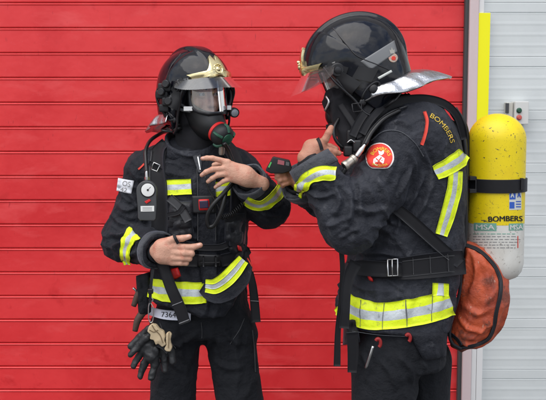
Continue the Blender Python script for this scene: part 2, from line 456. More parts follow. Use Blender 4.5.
M = dict(
 coat=mat('navy_fire_cloth', (.012, .013, .0175), .75, bump=CLB, sheen=.03, spec=.22, var=[(9, (.025, .027, .034), .45, .75), (28, (.050, .052, .060), .60, .76), (60, (.010, .011, .015), .5, .8), (420, (.026, .028, .035), .52, .75)]),
 coat2=mat('worn_navy_cloth', (.018, .0195, .026), .72, bump=CLB, sheen=.04, spec=.28, var=[(7, (.040, .043, .054), .46, .72), (28, (.070, .072, .082), .58, .76), (60, (.016, .018, .024), .5, .8), (420, (.036, .039, .048), .52, .75)]),
 trous=mat('dark_trouser_cloth', (.012, .013, .016), .85, bump=CLB, spec=.2, sheen=.02, var=[(9, (.018, .019, .023), .45, .75)]),
 cuff=mat('grey_cuff_cloth', (.055, .058, .066), .85, bump=CLB, sheen=.2, var=[(40, (.05, .053, .06), .45, .75)]),
 knit=mat('black_knit', (.010, .010, .013), .9, bump=[(500, .6, .002, (1, 1, .2))]),
 web=mat('black_webbing', (.010, .010, .012), .6, spec=.3, bump=[(900, .4, .0008, (1, 1, 3)), (80, .2, .002)], sheen=.1),
 pouch=mat('black_pouch_nylon', (.017, .018, .022), .5, bump=[(900, .4, .0008), (60, .5, .006), (22, .5, .010)], sheen=.1),
 webg=mat('grey_webbing', (.045, .046, .05), .65, bump=[(900, .4, .0008, (1, 1, 3))]),
 stitch=mat('grey_thread', (.20, .20, .21), .8),
 rubber=mat('black_rubber', (.009, .009, .010), .38, bump=[(200, .1, .001)]),
 plast=mat('black_plastic', (.012, .012, .014), .32, bump=[(300, .1, .0006)]),
 plastm=mat('matte_black_plastic', (.010, .010, .012), .5, bump=[(500, .2, .0006)]),
 gplast=mat('grey_plastic', (.10, .105, .11), .5),
 shell=mat('glossy_helmet_lacquer', (.005, .006, .010), .10, spec=.42, bump=[(5, .25, .02), (30, .05, .0015)], var=[(60, (.014, .015, .020), .55, .75)]),
 rim=mat('satin_helmet_trim', (.010, .010, .012), .35),
 gold=mat('polished_gold', (.78, .66, .36), .26, metal=1, bump=[(120, .2, .0012)]),
 silver=mat('aluminised_cloth', (.56, .57, .59), .30, metal=1, bump=[(40, .6, .006), (300, .3, .001)], var=[(12, (.40, .40, .42), .45, .75)]),
 metal=mat('steel', (.5, .5, .5), .3, metal=1),
 brass=mat('worn_nickel_fitting', (.42, .38, .33), .38, metal=.8),
 white=mat('white_plastic', (.75, .75, .73), .4),
 yel=mat('fluorescent_yellow_tape', (.72, .86, .01), .55, bump=[(700, .2, .0006), (40, .4, .004), (17, .5, .010)], var=[(18, (.58, .68, .03), .50, .75), (50, (.40, .46, .06), .60, .72)]),
 sil=mat('silver_reflective_tape', (.50, .54, .56), .38, metal=.15, bump=[(60, .4, .004), (17, .5, .010), (900, .2, .0004)], var=[(20, (.38, .41, .43), .48, .72), (60, (.26, .28, .29), .6, .72)]),
 red=mat('red_plastic', (.60, .02, .02), .45),
 redf=mat('red_piping', (.62, .05, .03), .7),
 orf=mat('orange_knob', (.75, .10, .05), .5),
 yelt=mat('yellow_badge_thread', (.85, .60, .05), .7),
 whitet=mat('white_badge_thread', (.75, .70, .68), .7),
 skin=mat('skin', (.57, .31, .22), .56, bump=[(300, .5, .0016), (70, .5, .004), (110, .25, .0015, 'R')], var=[(38, (.50, .20, .135), .48, .70), (16, (.55, .31, .215), .5, .75)]),
 skin2=mat('tanned_skin', (.44, .205, .135), .56, bump=[(300, .5, .0016), (70, .5, .004), (110, .25, .0015, 'R')], var=[(38, (.42, .16, .105), .48, .70)]),
 nail=mat('fingernail', (.62, .36, .29), .3),
 eye=mat('eye_white', (.42, .39, .37), .2), iris=mat('dark_iris', (.03, .02, .015), .15),
 hair=mat('dark_eyebrow_hair', (.02, .014, .01), .8, bump=[(600, .6, .002)]),
 lens=glass('clear_mask_lens', (.84, .86, .88), .09, .06, 1.42), visor=glass('smoked_visor', (.50, .52, .56), .07, .12, 1.15), visorc=glass('clear_scratched_visor', (.74, .68, .70), .05, .15, 1.12),
 cyl=mat('yellow_cylinder_paint', (.78, .60, .005), .42, var=[(90, (.10, .08, .03), .635, .66), (16, (.70, .50, .01), .5, .8), (240, (.25, .19, .02), .64, .68), (30, (.12, .10, .04), .66, .69, (1, 1, 4))], bump=[(60, .15, .002)]),
 cylw=mat('dirty_white_cylinder_paint', (.62, .61, .57), .5, var=[(70, (.25, .23, .20), .60, .66), (10, (.52, .50, .45), .45, .7), (160, (.35, .33, .28), .66, .76, (1, 1, 3))]),
 green=mat('green_sticker', (.16, .36, .28), .5), dgreen=mat('dark_green_rubber', (.015, .075, .045), .45), paper=mat('sticker_paper', (.58, .60, .57), .5),
 blue=mat('blue_sticker', (.03, .10, .45), .45), black=mat('black_ink', (.012, .012, .012), .6), grey=mat('grey_ink', (.22, .22, .22), .6),
 bag=mat('grubby_orange_vinyl', (.50, .085, .030), .55, bump=[(9, .6, .012, 'R'), (22, .55, .010), (90, .4, .004)], var=[(9, (.30, .050, .025), .42, .60), (20, (.16, .04, .022), .52, .66), (55, (.10, .035, .025), .62, .72), (70, (.52, .36, .28), .64, .74, (1, 1, .35))]),
 tan=mat('tan_leather', (.46, .36, .23), .8, bump=[(22, .7, .008, 'R'), (80, .4, .003)], var=[(30, (.40, .31, .19), .5, .75)]),
 glove=mat('black_glove_leather', (.016, .017, .019), .5, bump=[(26, .7, .006, 'R'), (90, .5, .003)]),
)
# ------------------------------------------------------------------ world and light
w = bpy.data.worlds.new('World'); scene.world = w; w.use_nodes = True; nt = w.node_tree
bg = nt.nodes['Background']; sky = nt.nodes.new('ShaderNodeTexSky'); sky.sky_type = 'NISHITA'; sky.sun_disc = False
SUN_EL, SUN_AZ = R_(63), R_(205)      # azimuth clockwise from +Y
sky.sun_elevation = SUN_EL; sky.sun_rotation = SUN_AZ; sky.air_density = 1.0; sky.dust_density = 2.0
tc = nt.nodes.new('ShaderNodeTexCoord'); cl = nt.nodes.new('ShaderNodeTexNoise'); cl.inputs['Scale'].default_value = 2.2; cl.inputs['Detail'].default_value = 6; cl.inputs['Distortion'].default_value = .4
mp = nt.nodes.new('ShaderNodeMapping'); mp.inputs['Scale'].default_value = (1, 1, 2.2); nt.links.new(tc.outputs['Generated'], mp.inputs['Vector']); nt.links.new(mp.outputs['Vector'], cl.inputs['Vector'])
mr = nt.nodes.new('ShaderNodeMapRange'); mr.inputs['From Min'].default_value = .36; mr.inputs['From Max'].default_value = .60; nt.links.new(cl.outputs['Fac'], mr.inputs['Value'])
mx = nt.nodes.new('ShaderNodeMix'); mx.data_type = 'RGBA'; nt.links.new(mr.outputs['Result'], mx.inputs['Factor']); nt.links.new(sky.outputs['Color'], mx.inputs['A']); mx.inputs['B'].default_value = (7.6, 7.7, 7.9, 1)
nt.links.new(mx.outputs['Result'], bg.inputs['Color']); bg.inputs['Strength'].default_value = .115
sd = bpy.data.lights.new('sun', 'SUN'); sd.energy = 1.5; sd.angle = R_(70); sd.color = (1, .97, .93)
sun = bpy.data.objects.new('sun', sd); COL.objects.link(sun)
dv = Vector((math.sin(SUN_AZ)*math.cos(SUN_EL), math.cos(SUN_AZ)*math.cos(SUN_EL), math.sin(SUN_EL)))
sun.rotation_euler = dv.to_track_quat('Z', 'Y').to_euler(); sun.location = dv*20
scene.view_settings.view_transform = 'Standard'; scene.view_settings.look = 'None'; scene.view_settings.gamma = 1; scene.view_settings.exposure = .68
scene.view_settings.use_curve_mapping = False

# ------------------------------------------------------------------ setting
YW = 1.1
def door_var(m, nt, b, tc):
    pass
M['reddoor'] = mat('red_door_paint', (.70, .036, .040), .34, bump=[(3, .30, .02), (9, .15, .006), (120, .08, .001)], var=[(2.2, (.62, .022, .027), .42, .62), (7, (.57, .020, .024), .60, .7), (3.5, (.73, .065, .068), .55, .75, (1, 1, 3)), (40, (.42, .02, .025), .66, .74, (3, 1, .4)), (120, (.66, .06, .07), .64, .74)])
M['whdoor'] = mat('pale_grey_door_paint', (.60, .63, .63), .45, bump=[(6, .12, .01), (160, .1, .001)], var=[(3, (.56, .59, .59), .42, .62)])
M['jamb'] = mat('greyish_pink_jamb', (.56, .44, .45), .5, var=[(5, (.60, .50, .50), .4, .65, (1, 1, .2))], bump=[(60, .2, .002)])
M['jambw'] = mat('white_jamb_trim', (.68, .68, .68), .5)
M['seal'] = mat('dark_door_seal', (.05, .052, .055), .6)
M['hazy'] = mat('yellow_marking_paint', (.86, .82, .0), .5)
M['conc'] = mat('concrete_apron', (.11, .11, .108), .9, bump=[(40, .5, .004), (400, .4, .001)], var=[(.6, (.085, .084, .082), .4, .65), (9, (.13, .128, .125), .5, .7)])
M['plaster'] = mat('pale_render_wall', (.50, .47, .44), .9, bump=[(90, .5, .003)], var=[(.8, (.44, .41, .38), .4, .65)])
g = MB(); g.add([(-60, -60, 0), (60, -60, 0), (60, 60, 0), (-60, 60, 0)], [(0, 1, 2, 3)])
struct(g.build('ground', M['conc']))
def ribbed(name, x0, x1, prof, mt, parent, nx=2):   # prof: list (z, y) top to bottom
    xs = np.linspace(x0, x1, nx); v = [(x, y, z) for z, y in prof for x in xs]; n = nx
    f = [(i*n+k, (i+1)*n+k, (i+1)*n+k+1, i*n+k+1) for i in range(len(prof)-1) for k in range(n-1)]
    return obj(name, v, f, mt, parent, False)
xl, xr = -3.2, P(462.0, 100, YW)[0]
zs = [P(200, y, YW)[2] for y in (3.0, 27.6, 52.8, 78.0, 102.7, 127.2)]; dz = (zs[0]-zs[-1])/5
z0 = zs[0]
rd = thing('sectional_door', 'bright red fire station sectional door behind the two firefighters', 'door', (xl+1.6, YW, 0))
ZT = z0+dz*9
prof = []
z = ZT; k = 0
while z > .02:
    zb = z-dz
    prof += [(z-.0030, YW-.004), (z-.0060, YW-.0065), (z-.0120, YW-.0035), (z-.018, YW-.0035), (zb+.006, YW-.0035), (zb+.0035, YW-.0015), (zb+.0025, YW+.006), (zb-.0002, YW+.006)]
    z = zb
prof = [(max(a, .01), b) for a, b in prof]
ribbed('door_leaf', xl, xr, prof, M['reddoor'], rd)
MB().box((xl, YW-.012, .004), (xr, YW+.02, .03)).build('bottom_seal', M['seal'], rd)
# jambs: seal, pink post, white trim, yellow stripe
def zat(py): return P(300, py, YW)[2]
je = [P(x, 100, YW)[0] for x in (462.0, 465.6, 474.6, 480.3, 486.0)]
jt = thing('door_jamb', 'greyish pink post with dark rubber seal between red door and pale door', 'door frame', (je[1], YW-.02, 0))
MB().box((je[0], YW-.035, .004), (je[1]-.001, YW+.05, 3.6), .002).build('rubber_seal', M['seal'], jt)
MB().box((je[1], YW-.055, .004), (je[2], YW+.05, 3.6), .004).build('post', M['jamb'], jt)
MB().box((je[2]+.001, YW-.045, .004), (je[3]-.001, YW+.05, 3.6), .004).build('white_trim', M['jambw'], jt)
ysz = zat(14)
MB().box((je[2]-.002, YW-.0505, 1.15), (je[4], YW-.0456, ysz)).build('yellow_marking', M['hazy'], jt)
MB().box((je[3], YW-.0455, .004), (je[4]+.001, YW+.05, ysz+.002), .001).build('guide_rail', M['jambw'], jt)
wd = thing('sectional_door', 'pale grey sectional door on the right behind the yellow air cylinder', 'door', (1.8, YW, 0))
prof = []; z = 3.5; s = P(500, 39.5, YW)[2]-P(500, 50.3, YW)[2]; zt = zat(13)+s*10
z = zt; i = 0
while z > .02:
    zb = z-s; i += 1
    if i % 5 == 0: prof += [(z-.002, YW+.000), (z-.006, YW-.0015), (zb+.004, YW-.0015), (zb+.003, YW+.002), (zb, YW+.002)]
    else: prof += [(z-.002, YW-.002), (z-.010, YW-.0014), (zb+.012, YW-.0014), (zb+.003, YW-.002), (zb, YW-.0022)]
    z = zb
prof = [(max(a, .01), b) for a, b in prof]
ribbed('door_leaf', je[3]+.004, 3.4, prof, M['whdoor'], wd)
MB().box((je[4]+.002, YW-.012, .004), (3.4, YW+.02, .03)).build('bottom_seal', M['seal'], wd)
bw = thing('fire_station_wall', 'pale rendered station wall above and beside the two doors', 'wall', (0, YW+.2, 0))
hw = max(ZT, 3.3)
m_ = MB(); m_.box((-9, YW+.052, hw-.05), (9, YW+.4, 6.5)); m_.box((-9, YW-.1, 0), (xl-.001, YW+.4, hw-.052)); m_.box((3.401, YW-.1, 0), (9, YW+.4, hw-.052)); m_.box((xl, YW+.06, .0), (3.4, YW+.4, hw-.051))
m_.build('rendered_wall', M['plaster'], bw)
MB().box((xl, YW-.1, hw-.04), (3.4, YW+.05, hw+.3), .01).build('lintel', M['plaster'], bw)
# control box
def pw(x, y, Y=YW): return P(x, y, Y)
cb = thing('control_box', 'small grey door control box with green and red buttons above the air cylinder', 'switch box', pw(515, 112))
a = pw(511, 101.5); b_ = pw(524, 124)
MB().box((a[0], YW-.075, b_[2]), (b_[0], YW-.004, a[2]), .004).build('housing', mat('light_grey_box', (.60, .60, .58), .45), cb)
a2 = pw(504, 102.5); MB().box((a2[0], YW-.05, b_[2]), (a[0]-.002, YW-.004, a2[2]), .003).build('side_cover', mat('beige_side', (.50, .49, .44), .5), cb)
a3 = pw(503.3, 103.2); MB().box((a3[0]-.002, YW-.054, pw(505, 113)[2]), (pw(506.2, 100)[0], YW-.048, a3[2])).build('cover_gap', M['seal'], cb)
for py, mt, nm in ((110.5, M['dgreen'], 'green_button'), (117.5, mat('faded_red_button', (.50, .10, .08), .5), 'red_button')):
    c = pw(519, py, YW-.075); MB().lathe([(.012, 0), (.012, .004), (.009, .006), (.009, .012), (.007, .014)], c, (0, -1, 0), 20).build(nm, mt, cb, 'auto')
# ------------------------------------------------------------------ head, helmet, mask (local frame: x forward, y left, z up, origin at eye level in the middle of the head)
def xf(v, C, Rm): return np.asarray(v)@Rm.T+C
def head_sdf():
    fs = [ell((-.012, 0, .03), (.098, .077, .105)), (ell((.03, 0, -.055), (.058, .054, .065)), .04), (ell((.06, 0, -.095), (.028, .026, .022)), .03),
          (rcone((.082, 0, .005), (.108, 0, -.038), .008, .013), .012), (rcone((.095, .012, -.040), (.095, -.012, -.040), .008, .008), .008),
          (rcone((.078, .036, .022), (.084, 0, .018), .010, .010), .015), (rcone((.078, -.036, .022), (.084, 0, .018), .010, .010), .015),
          (ell((.060, .045, -.03), (.025, .02, .02)), .02), (ell((.060, -.045, -.03), (.025, .02, .02)), .02),
          (rcone((-.01, 0, -.05), (-.03, 0, -.17), .055, .058), .03)]
    f = union(fs)
    for s in (-1, 1): f = cut(f, ell((.094, s*.032, .0), (.016, .017, .011)), .012)
    lips = [rcone((.086, -.022, -.070), (.094, 0, -.067), .005, .007), rcone((.086, .022, -.070), (.094, 0, -.067), .005, .007), rcone((.084, -.018, -.078), (.092, 0, -.079), .005, .007), rcone((.084, .018, -.078), (.092, 0, -.079), .005, .007)]
    lids = []
    for s in (-1, 1):
        lids += [cut(ell((.0805, s*.032, .0), (.0158, .0175, .0155)), box((.10, s*.032, .0002), (.04, .015, .0052), .004), .002)]
    ears = [ell((-.012, s*.080, -.012), (.018, .010, .032), rot(0, .2, 0)) for s in (-1, 1)]
    return union([f]+[(l, .006) for l in lips]+[(e, .004) for e in lids]+[(e, .008) for e in ears])
def eyes(parent, C, Rm):
    for s in (-1, 1):
        m = MB(); c = A(.082, s*.032, .001); m.lathe([(.0001, .0118), (.005, .011), (.0085, .0085), (.0112, .003), (.0115, -.003)], c, (1, 0, 0), 20); m.v = xf(m.v, C, Rm).tolist(); e = m.build('eye', M['eye'], parent, True)
        m = MB(); m.lathe([(.0001, .0132), (.003, .0129), (.0055, .0115)], c, (1, .0, -.05), 18); m.v = xf(m.v, C, Rm).tolist(); m.build('iris', M['iris'], e, True)
        m = MB(); m.tube([(.094, s*.016, .018), (.096, s*.032, .024), (.086, s*.050, .020)], [.003, .004, .002], 6, 4); m.v = xf(m.v, C, Rm).tolist(); m.build('eyebrow', M['hair'], parent, True)

BROW = .045
def shell_sdf():
    # four smooth bodies of a jet-style helmet, opened at the face
    E = [ell((-.012, 0, .045), (.162, .124, .140)), (ell((-.03, 0, -.015), (.135, .121, .115)), .04),
         (ell((.016, .080, -.078), (.070, .046, .074)), .04), (ell((.016, -.080, -.078), (.070, .046, .074)), .04), (ell((-.085, 0, -.06), (.068, .095, .055)), .05)]
    f = union(E)
    crest = inter(ell((-.014, 0, .047), (.169, .2, .147)), box((0, 0, .15), (.3, .036, .185), .02), .012)
    f = union([f, (crest, .006)])
    rz = inter(ell((-.012, 0, .044), (.1665, .1285, .1445)), lambda p: np.maximum((p[:, 2]-.096)-1.3*(p[:, 0]-.006), (p[:, 2]-.175))*.6, .003)
    f = union([f, (rz, .003)])
    inner = union([ell((-.012, 0, .040), (.148, .110, .126)), (ell((-.02, 0, -.05), (.110, .104, .12)), .04)])
    f = cut(f, inner, .006)
    def face(p):      # front opening: below the brow line and in front of a slanting line
        x, z = p[:, 0], p[:, 2]
        a = (z-BROW-.25*np.abs(p[:, 1]))              # below brow
        b = -(x-(.092+.60*(z-BROW)+.00*np.abs(p[:, 1]))) # ahead of the slanting edge
        return -smin(-a, -b, .03)
    f = cut(f, face, .008)
    def under(p): return p[:, 2]+.140+.30*np.minimum(p[:, 0], 0)
    f = cut(f, under, .012)
    return f
_hm = {}
def crv(bv, pts2, side):       # (x, z) pairs on the side of the shell -> points on its surface
    out = []
    for x, z in pts2:
        h = cast(bv, (x, side*.4, z), (0, -side, 0)); out.append(h[0] if h else A(x, side*.12, z))
    return out
def side_patch(bv, quadp, side, n=12, m=12, off=.0015, th=.002, fn=None):
    c = [A(*q) for q in quadp]; G = np.zeros((n, m, 3))
    for i in range(n):
        for j in range(m):
            u, v = i/(n-1), j/(m-1); q = (c[0]*(1-v)+c[1]*v)*(1-u)+(c[3]*(1-v)+c[2]*v)*u
            h = cast(bv, (q[0], side*.4, q[1]), (0, -side, 0)); G[i, j] = h[0] if h else A(q[0], side*.11, q[1])
    N = np.cross(np.gradient(G, axis=0), np.gradient(G, axis=1)); N /= np.linalg.norm(N, axis=2)[..., None]+1e-12
    if N[n//2, m//2, 1]*side < 0: N = -N
    top = G+N*(off+th); bot = G+N*(off-.004); o = n*m; v = np.concatenate([top.reshape(-1, 3), bot.reshape(-1, 3)]); f = []
    for i in range(n-1):
        for j in range(m-1): q = (i*m+j, (i+1)*m+j, (i+1)*m+j+1, i*m+j+1); f += [q]
    rim = [(i, 0) for i in range(n)]+[(n-1, j) for j in range(1, m)]+[(i, m-1) for i in range(n-2, -1, -1)]+[(0, j) for j in range(m-2, 0, -1)]
    for k in range(len(rim)):
        a = rim[k][0]*m+rim[k][1]; b = rim[(k+1) % len(rim)]; b = b[0]*m+b[1]; f.append((a, b, b+o, a+o))
    return v, f
def front_poly(bv, poly, off=.002, th=.004, k=4):     # polygon of (y, z) on the front, pushed out along x, densified by fan of rings
    poly = [A(*p) for p in poly]; dense = []
    for i in range(len(poly)):
        a, b = poly[i], poly[(i+1) % len(poly)]
        for t in range(k): dense.append(a+(b-a)*t/k)
    c = sum(poly)/len(poly); n = len(dense); rings = 5; v = []; f = []
    def pr(q, o):
        h = cast(bv, (.5, q[0], q[1]), (-1, 0, 0)); x = h[0] if h else A(.1, q[0], q[1]); nn = h[1] if h else A(1, 0, 0)
        if nn[0] < 0: nn = -nn
        return x+nn*o
    for r in range(rings+1):
        for q in dense: v.append(pr(c+(q-c)*(1-r/(rings+.3)), off+th if r else off-.003))
        if r == 0:
            for q in dense: v.append(pr(q, off+th*.8))
    for r in range(rings+1):
        for i in range(n): f.append((r*n+i, r*n+(i+1) % n, (r+1)*n+(i+1) % n, (r+1)*n+i))
    f.append(tuple((rings+1)*n+i for i in range(n)))
    return v, f
def helmet(C, Rm, label, number):
    if 's' not in _hm:
        f = shell_sdf(); v, F = nets(f, (-.2, -.15, -.16), (.17, .15, .21), .0034, 2); _hm['s'] = (v, F, bvh(v, F))
    v, F, bv = _hm['s']
    t = thing('fire_helmet', label, 'helmet', C)
    sh = obj('shell', xf(v, C, Rm), F, M['shell'], t)
    def put(m, nm, mt, par=t, sm='auto'):
        if isinstance(m, tuple): vv, ff = m; o = obj(nm, xf(vv, C, Rm), ff, mt, par, False)
        else: o = obj(nm, xf(m.v, C, Rm), m.f, mt, par, False)
        if sm == 'auto': auto(o, 40)
        return o
    # rim trim round the lower edge on both sides
    for s in (-1, 1):
        pts = crv(bv, [(.094, BROW+.012), (.082, .010), (.062, -.03), (.042, -.07), (.030, -.110), (.008, -.132), (-.03, -.126), (-.07, -.114), (-.105, -.100)], s)
        m = MB().tube([p+A(0, s*.001, 0) for p in pts], .0045, 8, 6); put(m, 'edge_trim', M['rim'])
        # pivot knob, bracket and ear detail
        kp = crv(bv, [(.060, .035)], s)[0]
        m = MB().lathe([(.022, -.004), (.022, .008), (.018, .012), (.018, .014), (.012, .014), (.011, .017), (.004, .017)], kp, (0, s, 0), 28); kn = put(m, 'pivot_knob', M['plastm'])
        m = MB().lathe([(.0095, .015), (.0095, .020), (.006, .021)], kp, (0, s, 0), 16); put(m, 'knob_cap', M['plast'], kn)
        put(side_patch(bv, [(.048, .030), (.075, .010), (.050, -.052), (.006, -.028)], s, off=.008, th=.006), 'visor_bracket', M['plastm'])
        put(side_patch(bv, [(.074, .066), (.088, .052), (.050, .000), (.026, .030)], s, off=.003, th=.004), 'bracket_arm', M['plastm'])
        put(side_patch(bv, [(-.002, .022), (.028, -.004), (-.022, -.036), (-.058, -.006)], s, off=.001, th=.003), 'side_plate', M['plast'])
        # oval buckle below the ear
        cc = A(-.012, -.062); m = MB(); ring = []
        for k in range(25):
            a = 2*math.pi*k/24; q = A(.036*math.cos(a), .015*math.sin(a)); th = R_(28); q = A(q[0]*math.cos(th)+q[1]*math.sin(th), -q[0]*math.sin(th)+q[1]*math.cos(th)); ring.append((cc[0]-q[0], cc[1]-q[1]*1))
        m.tube([p+A(0, s*.002, 0) for p in crv(bv, ring, s)], .004, 8, 2, False); put(m, 'ear_ring', M['plast'])
        ip = crv(bv, [(-.022, -.058)], s)[0]; m = MB().lathe([(.014, -.003), (.014, .005), (.011, .008), (.004, .009)], ip, (0, s, .1), 20); put(m, 'ear_button', M['plastm'])
        ip = crv(bv, [(.022, -.084)], s)[0]; m = MB().lathe([(.010, -.003), (.010, .005), (.007, .007), (.003, .007)], ip, (0, s, 0), 20); put(m, 'ear_rivet', M['rim'])
    for s in (-1, 1):
        m = MB().tube([p+A(0, s*.0005, 0) for p in crv(bv, [(.022, .160), (.014, .125), (.006, .096), (-.006, .060), (-.028, .034), (-.055, .010), (-.088, -.020)], s)], .0022, 6, 6); put(m, 'outer_visor_edge', M['rim'])
    # gold front plate: centre roundel, leaf and two wings on the brow
    wing = [(0, .062), (.030, .056), (.062, .054), (.086, .060), (.097, .071), (.086, .072), (.066, .069), (.046, .076), (.034, .088), (.027, .106), (.020, .130), (.010, .136), (.002, .118)]
    poly = [(a, b) for a, b in wing]+[(-a, b) for a, b in wing[::-1][:-1]]
    fp = put(front_poly(bv, poly, .003, .005), 'front_plate', M['gold'])
    kp = cast(bv, (.5, 0, .084), (-1, 0, 0))[0]
    m = MB()
    m.lathe([(.020, -.002), (.021, .006), (.018, .009), (.015, .007), (.010, .008), (.007, .012), (.003, .013)], kp, (1, 0, .25), 24)
    for k in range(12):
        a = 2*math.pi*k/12; c = kp+A(.004, .019*math.cos(a), .019*math.sin(a)); m.lathe([(.0035, -.003), (.0035, .003), (.002, .005)], c, (1, 0, .25), 10)
    put(m, 'rosette', M['gold'], fp)
    # raised visor under the brow: a curved clear sheet
    def curved(r, zt, zb, amax, cx, lean, n=40, th=.0025, rag=0, mid=5):
        vv = []; 
        for side in (0, 1):
            for i in range(mid):
                u = i/(mid-1)
                for k in range(n+1):
                    a = R_(-amax+2*amax*k/n); e = (abs(a)/R_(amax))**2
                    zb2 = zb+(zt-zb)*(.35*e**3)+rag*e
                    z = zt+(zb2-zt)*u; rr = r+lean*u-side*th
                    vv.append((cx+rr*math.cos(a)*1.15, rr*.86*math.sin(a), z))
        N = n+1; o = mid*N; ff = []
        for i in range(mid-1):
            for k in range(n): q = (i*N+k, i*N+k+1, (i+1)*N+k+1, (i+1)*N+k); ff += [q, tuple(x+o for x in q[::-1])]
        for k in range(n): ff += [(k, k+o, k+1+o, k+1), ((mid-1)*N+k, (mid-1)*N+k+1, (mid-1)*N+k+1+o, (mid-1)*N+k+o)]
        for i in range(mid-1): ff += [(i*N, (i+1)*N, (i+1)*N+o, i*N+o), (i*N+n, i*N+n+o, (i+1)*N+n+o, (i+1)*N+n)]
        return vv, ff
    vz = put(curved(.143, BROW+.020, BROW-.030-number[2]*.3, 66, -.012, .036+number[2]), 'visor', M[number[1]])
    put(curved(.1445, BROW+.028, BROW+.016, 64, -.012, .001), 'visor_edge', M['plast'], vz)
    # neck curtain: flared aluminised skirt round the nape
    vv = []; n = 60; rows = 9
    for side in (0, 1):
        for i in range(rows):
            u = i/(rows-1)
            for k in range(n+1):
                a = R_(180-98+196*k/n); e = abs(a-math.pi)/R_(98)
                back = max(0, math.cos(a-math.pi)); fold = .006*u*math.sin(9*a+2*math.sin(3*a))+.004*u*math.sin(21*a)
                L = (.050+.060*back**1.2)*u
                rx, ry = .125+L*1.15+fold, .112+L*.55+.8*fold
                z = -.046-.012*(1-back)-(.026+.040*back)*u-.005*math.sin(7*a)*u+.014*math.sin(math.pi*u)
                vv.append((-.030+rx*math.cos(a)-side*.003*math.cos(a), ry*math.sin(a)-side*.003*math.sin(a), z-side*.003))
    N = n+1; o = rows*N; ff = []
    for i in range(rows-1):
        for k in range(n): q = (i*N+k, i*N+k+1, (i+1)*N+k+1, (i+1)*N+k); ff += [q, tuple(x+o for x in q[::-1])]
    for k in range(n): ff.append(((rows-1)*N+k, (rows-1)*N+k+1, (rows-1)*N+k+1+o, (rows-1)*N+k+o))
    for i in range(rows-1): ff += [(i*N, (i+1)*N, (i+1)*N+o, i*N+o), (i*N+n, i*N+n+o, (i+1)*N+n+o, (i+1)*N+n)]
    nc = obj('neck_curtain', xf(vv, C, Rm), ff, M['silver'], t)
    return t, put, bv
def mask(C, Rm, label, regul=(.146, .006, -.116), rdir=(.80, .05, -.35), cols=('red', 'dgreen'), chin=(.085, 0, -.100)):
    t = thing('breathing_mask', label, 'gas mask', C+Rm@A(.06, 0, -.06))
    def put(m, nm, mt, par=t, ang=40): o = obj(nm, xf(m.v, C, Rm), m.f, mt, par, False); auto(o, ang); return o
    # rubber face seal with chin cup
    f = union([ell((.025, 0, -.03), (.082, .072, .090)), (ell(chin, (.052, .048, .046)), .04)])
    f = cut(f, ell((.015, 0, -.02), (.080, .068, .088)), .004)
    win = ell((.09, 0, .0), (.09, .066, .056)); f = cut(f, win, .006)
    f = cut(f, plane((.022, 0, 0), (1, 0, 0)), .006)
    v, F = nets(f, (0, -.09, -.21), (.16, .09, .07), .003, 2); obj('face_seal', xf(v, C, Rm), F, M['rubber'], t)
    # curved lens and its frame
    n, mr = 32, 14; vv = []
    for i in range(mr+1):
        z = .058-.116*i/mr; wd = math.sqrt(max(0, 1-(abs(z)/.0607)**3.2))
        for k in range(n+1):
            a = R_(68)*wd*(2*k/n-1); vv.append((.034+.080*math.cos(a), .078*math.sin(a), z-.004))
    ff = [(i*(n+1)+k, i*(n+1)+k+1, (i+1)*(n+1)+k+1, (i+1)*(n+1)+k) for i in range(mr) for k in range(n)]
    ln = obj('lens', xf(vv, C, Rm), ff, M['lens'], t)
    ring = [vv[i*(n+1)] for i in range(mr+1)]+[vv[mr*(n+1)+k] for k in range(1, n+1)]+[vv[i*(n+1)+n] for i in range(mr-1, -1, -1)]+[vv[k] for k in range(n-1, -1, -1)]
    m = MB().tube([A(*p) for p in ring], .0058, 8, 1, False); put(m, 'lens_frame', M['plast'], ln)
    for s in (-1, 1):
        m = MB().tube([(.066, s*.075, -.046), (.040, s*.088, -.040), (.010, s*.100, -.026)], [.006, .005, .004], 8, 5); put(m, 'strap_buckle', M['gplast'])
        m = MB().box((-.010+.08, -.004, -.008), (.015+.08, .004, .008), .002)
        m.v = [tuple(A(-.02, s*.098, -.018)+A(x-.08, y, z)) for x, y, z in m.v]; put(m, 'clip', M['white'])
    # regulator
    c = A(*regul); d = A(*rdir); d /= np.linalg.norm(d)
    m = MB().lathe([(.030, -.052), (.034, -.040), (.034, -.028), (.030, -.022)], c, d, 28); put(m, 'port', M['gplast'])
    m = MB().lathe([(.031, -.024), (.036, -.022), (.036, -.012), (.031, -.010)], c, d, 28); put(m, 'port_ring', M[cols[0]])
    m = MB().lathe([(.030, -.014), (.037, -.008), (.039, .006), (.037, .018), (.030, .028), (.020, .034), (.006, .036)], c, d, 32); rg = put(m, 'regulator', M['plastm'])
    m = MB()
    u = np.cross(d, [0, 0, 1.0]); u /= np.linalg.norm(u); w_ = np.cross(u, d)
    for k in range(5):
        a = 2*math.pi*k/5+.3
        m.tube([c+d*(.004)+(u*math.cos(a)+w_*math.sin(a))*.0395, c+d*.020+(u*math.cos(a)+w_*math.sin(a))*.0375, c+d*.032+(u*math.cos(a)+w_*math.sin(a))*.024], .005, 7, 4)
    m.lathe([(.020, .030), (.020, .037), (.013, .040), (.004, .040)], c, d, 24)
    put(m, 'regulator_guard', M[cols[1]], rg)
    m = MB().lathe([(.010, .0), (.010, .030), (.008, .036)], c+d*.016+w_*-.026, -w_+d*.4, 14); put(m, 'hose_fitting', M['brass'], rg)
    return t, c, d
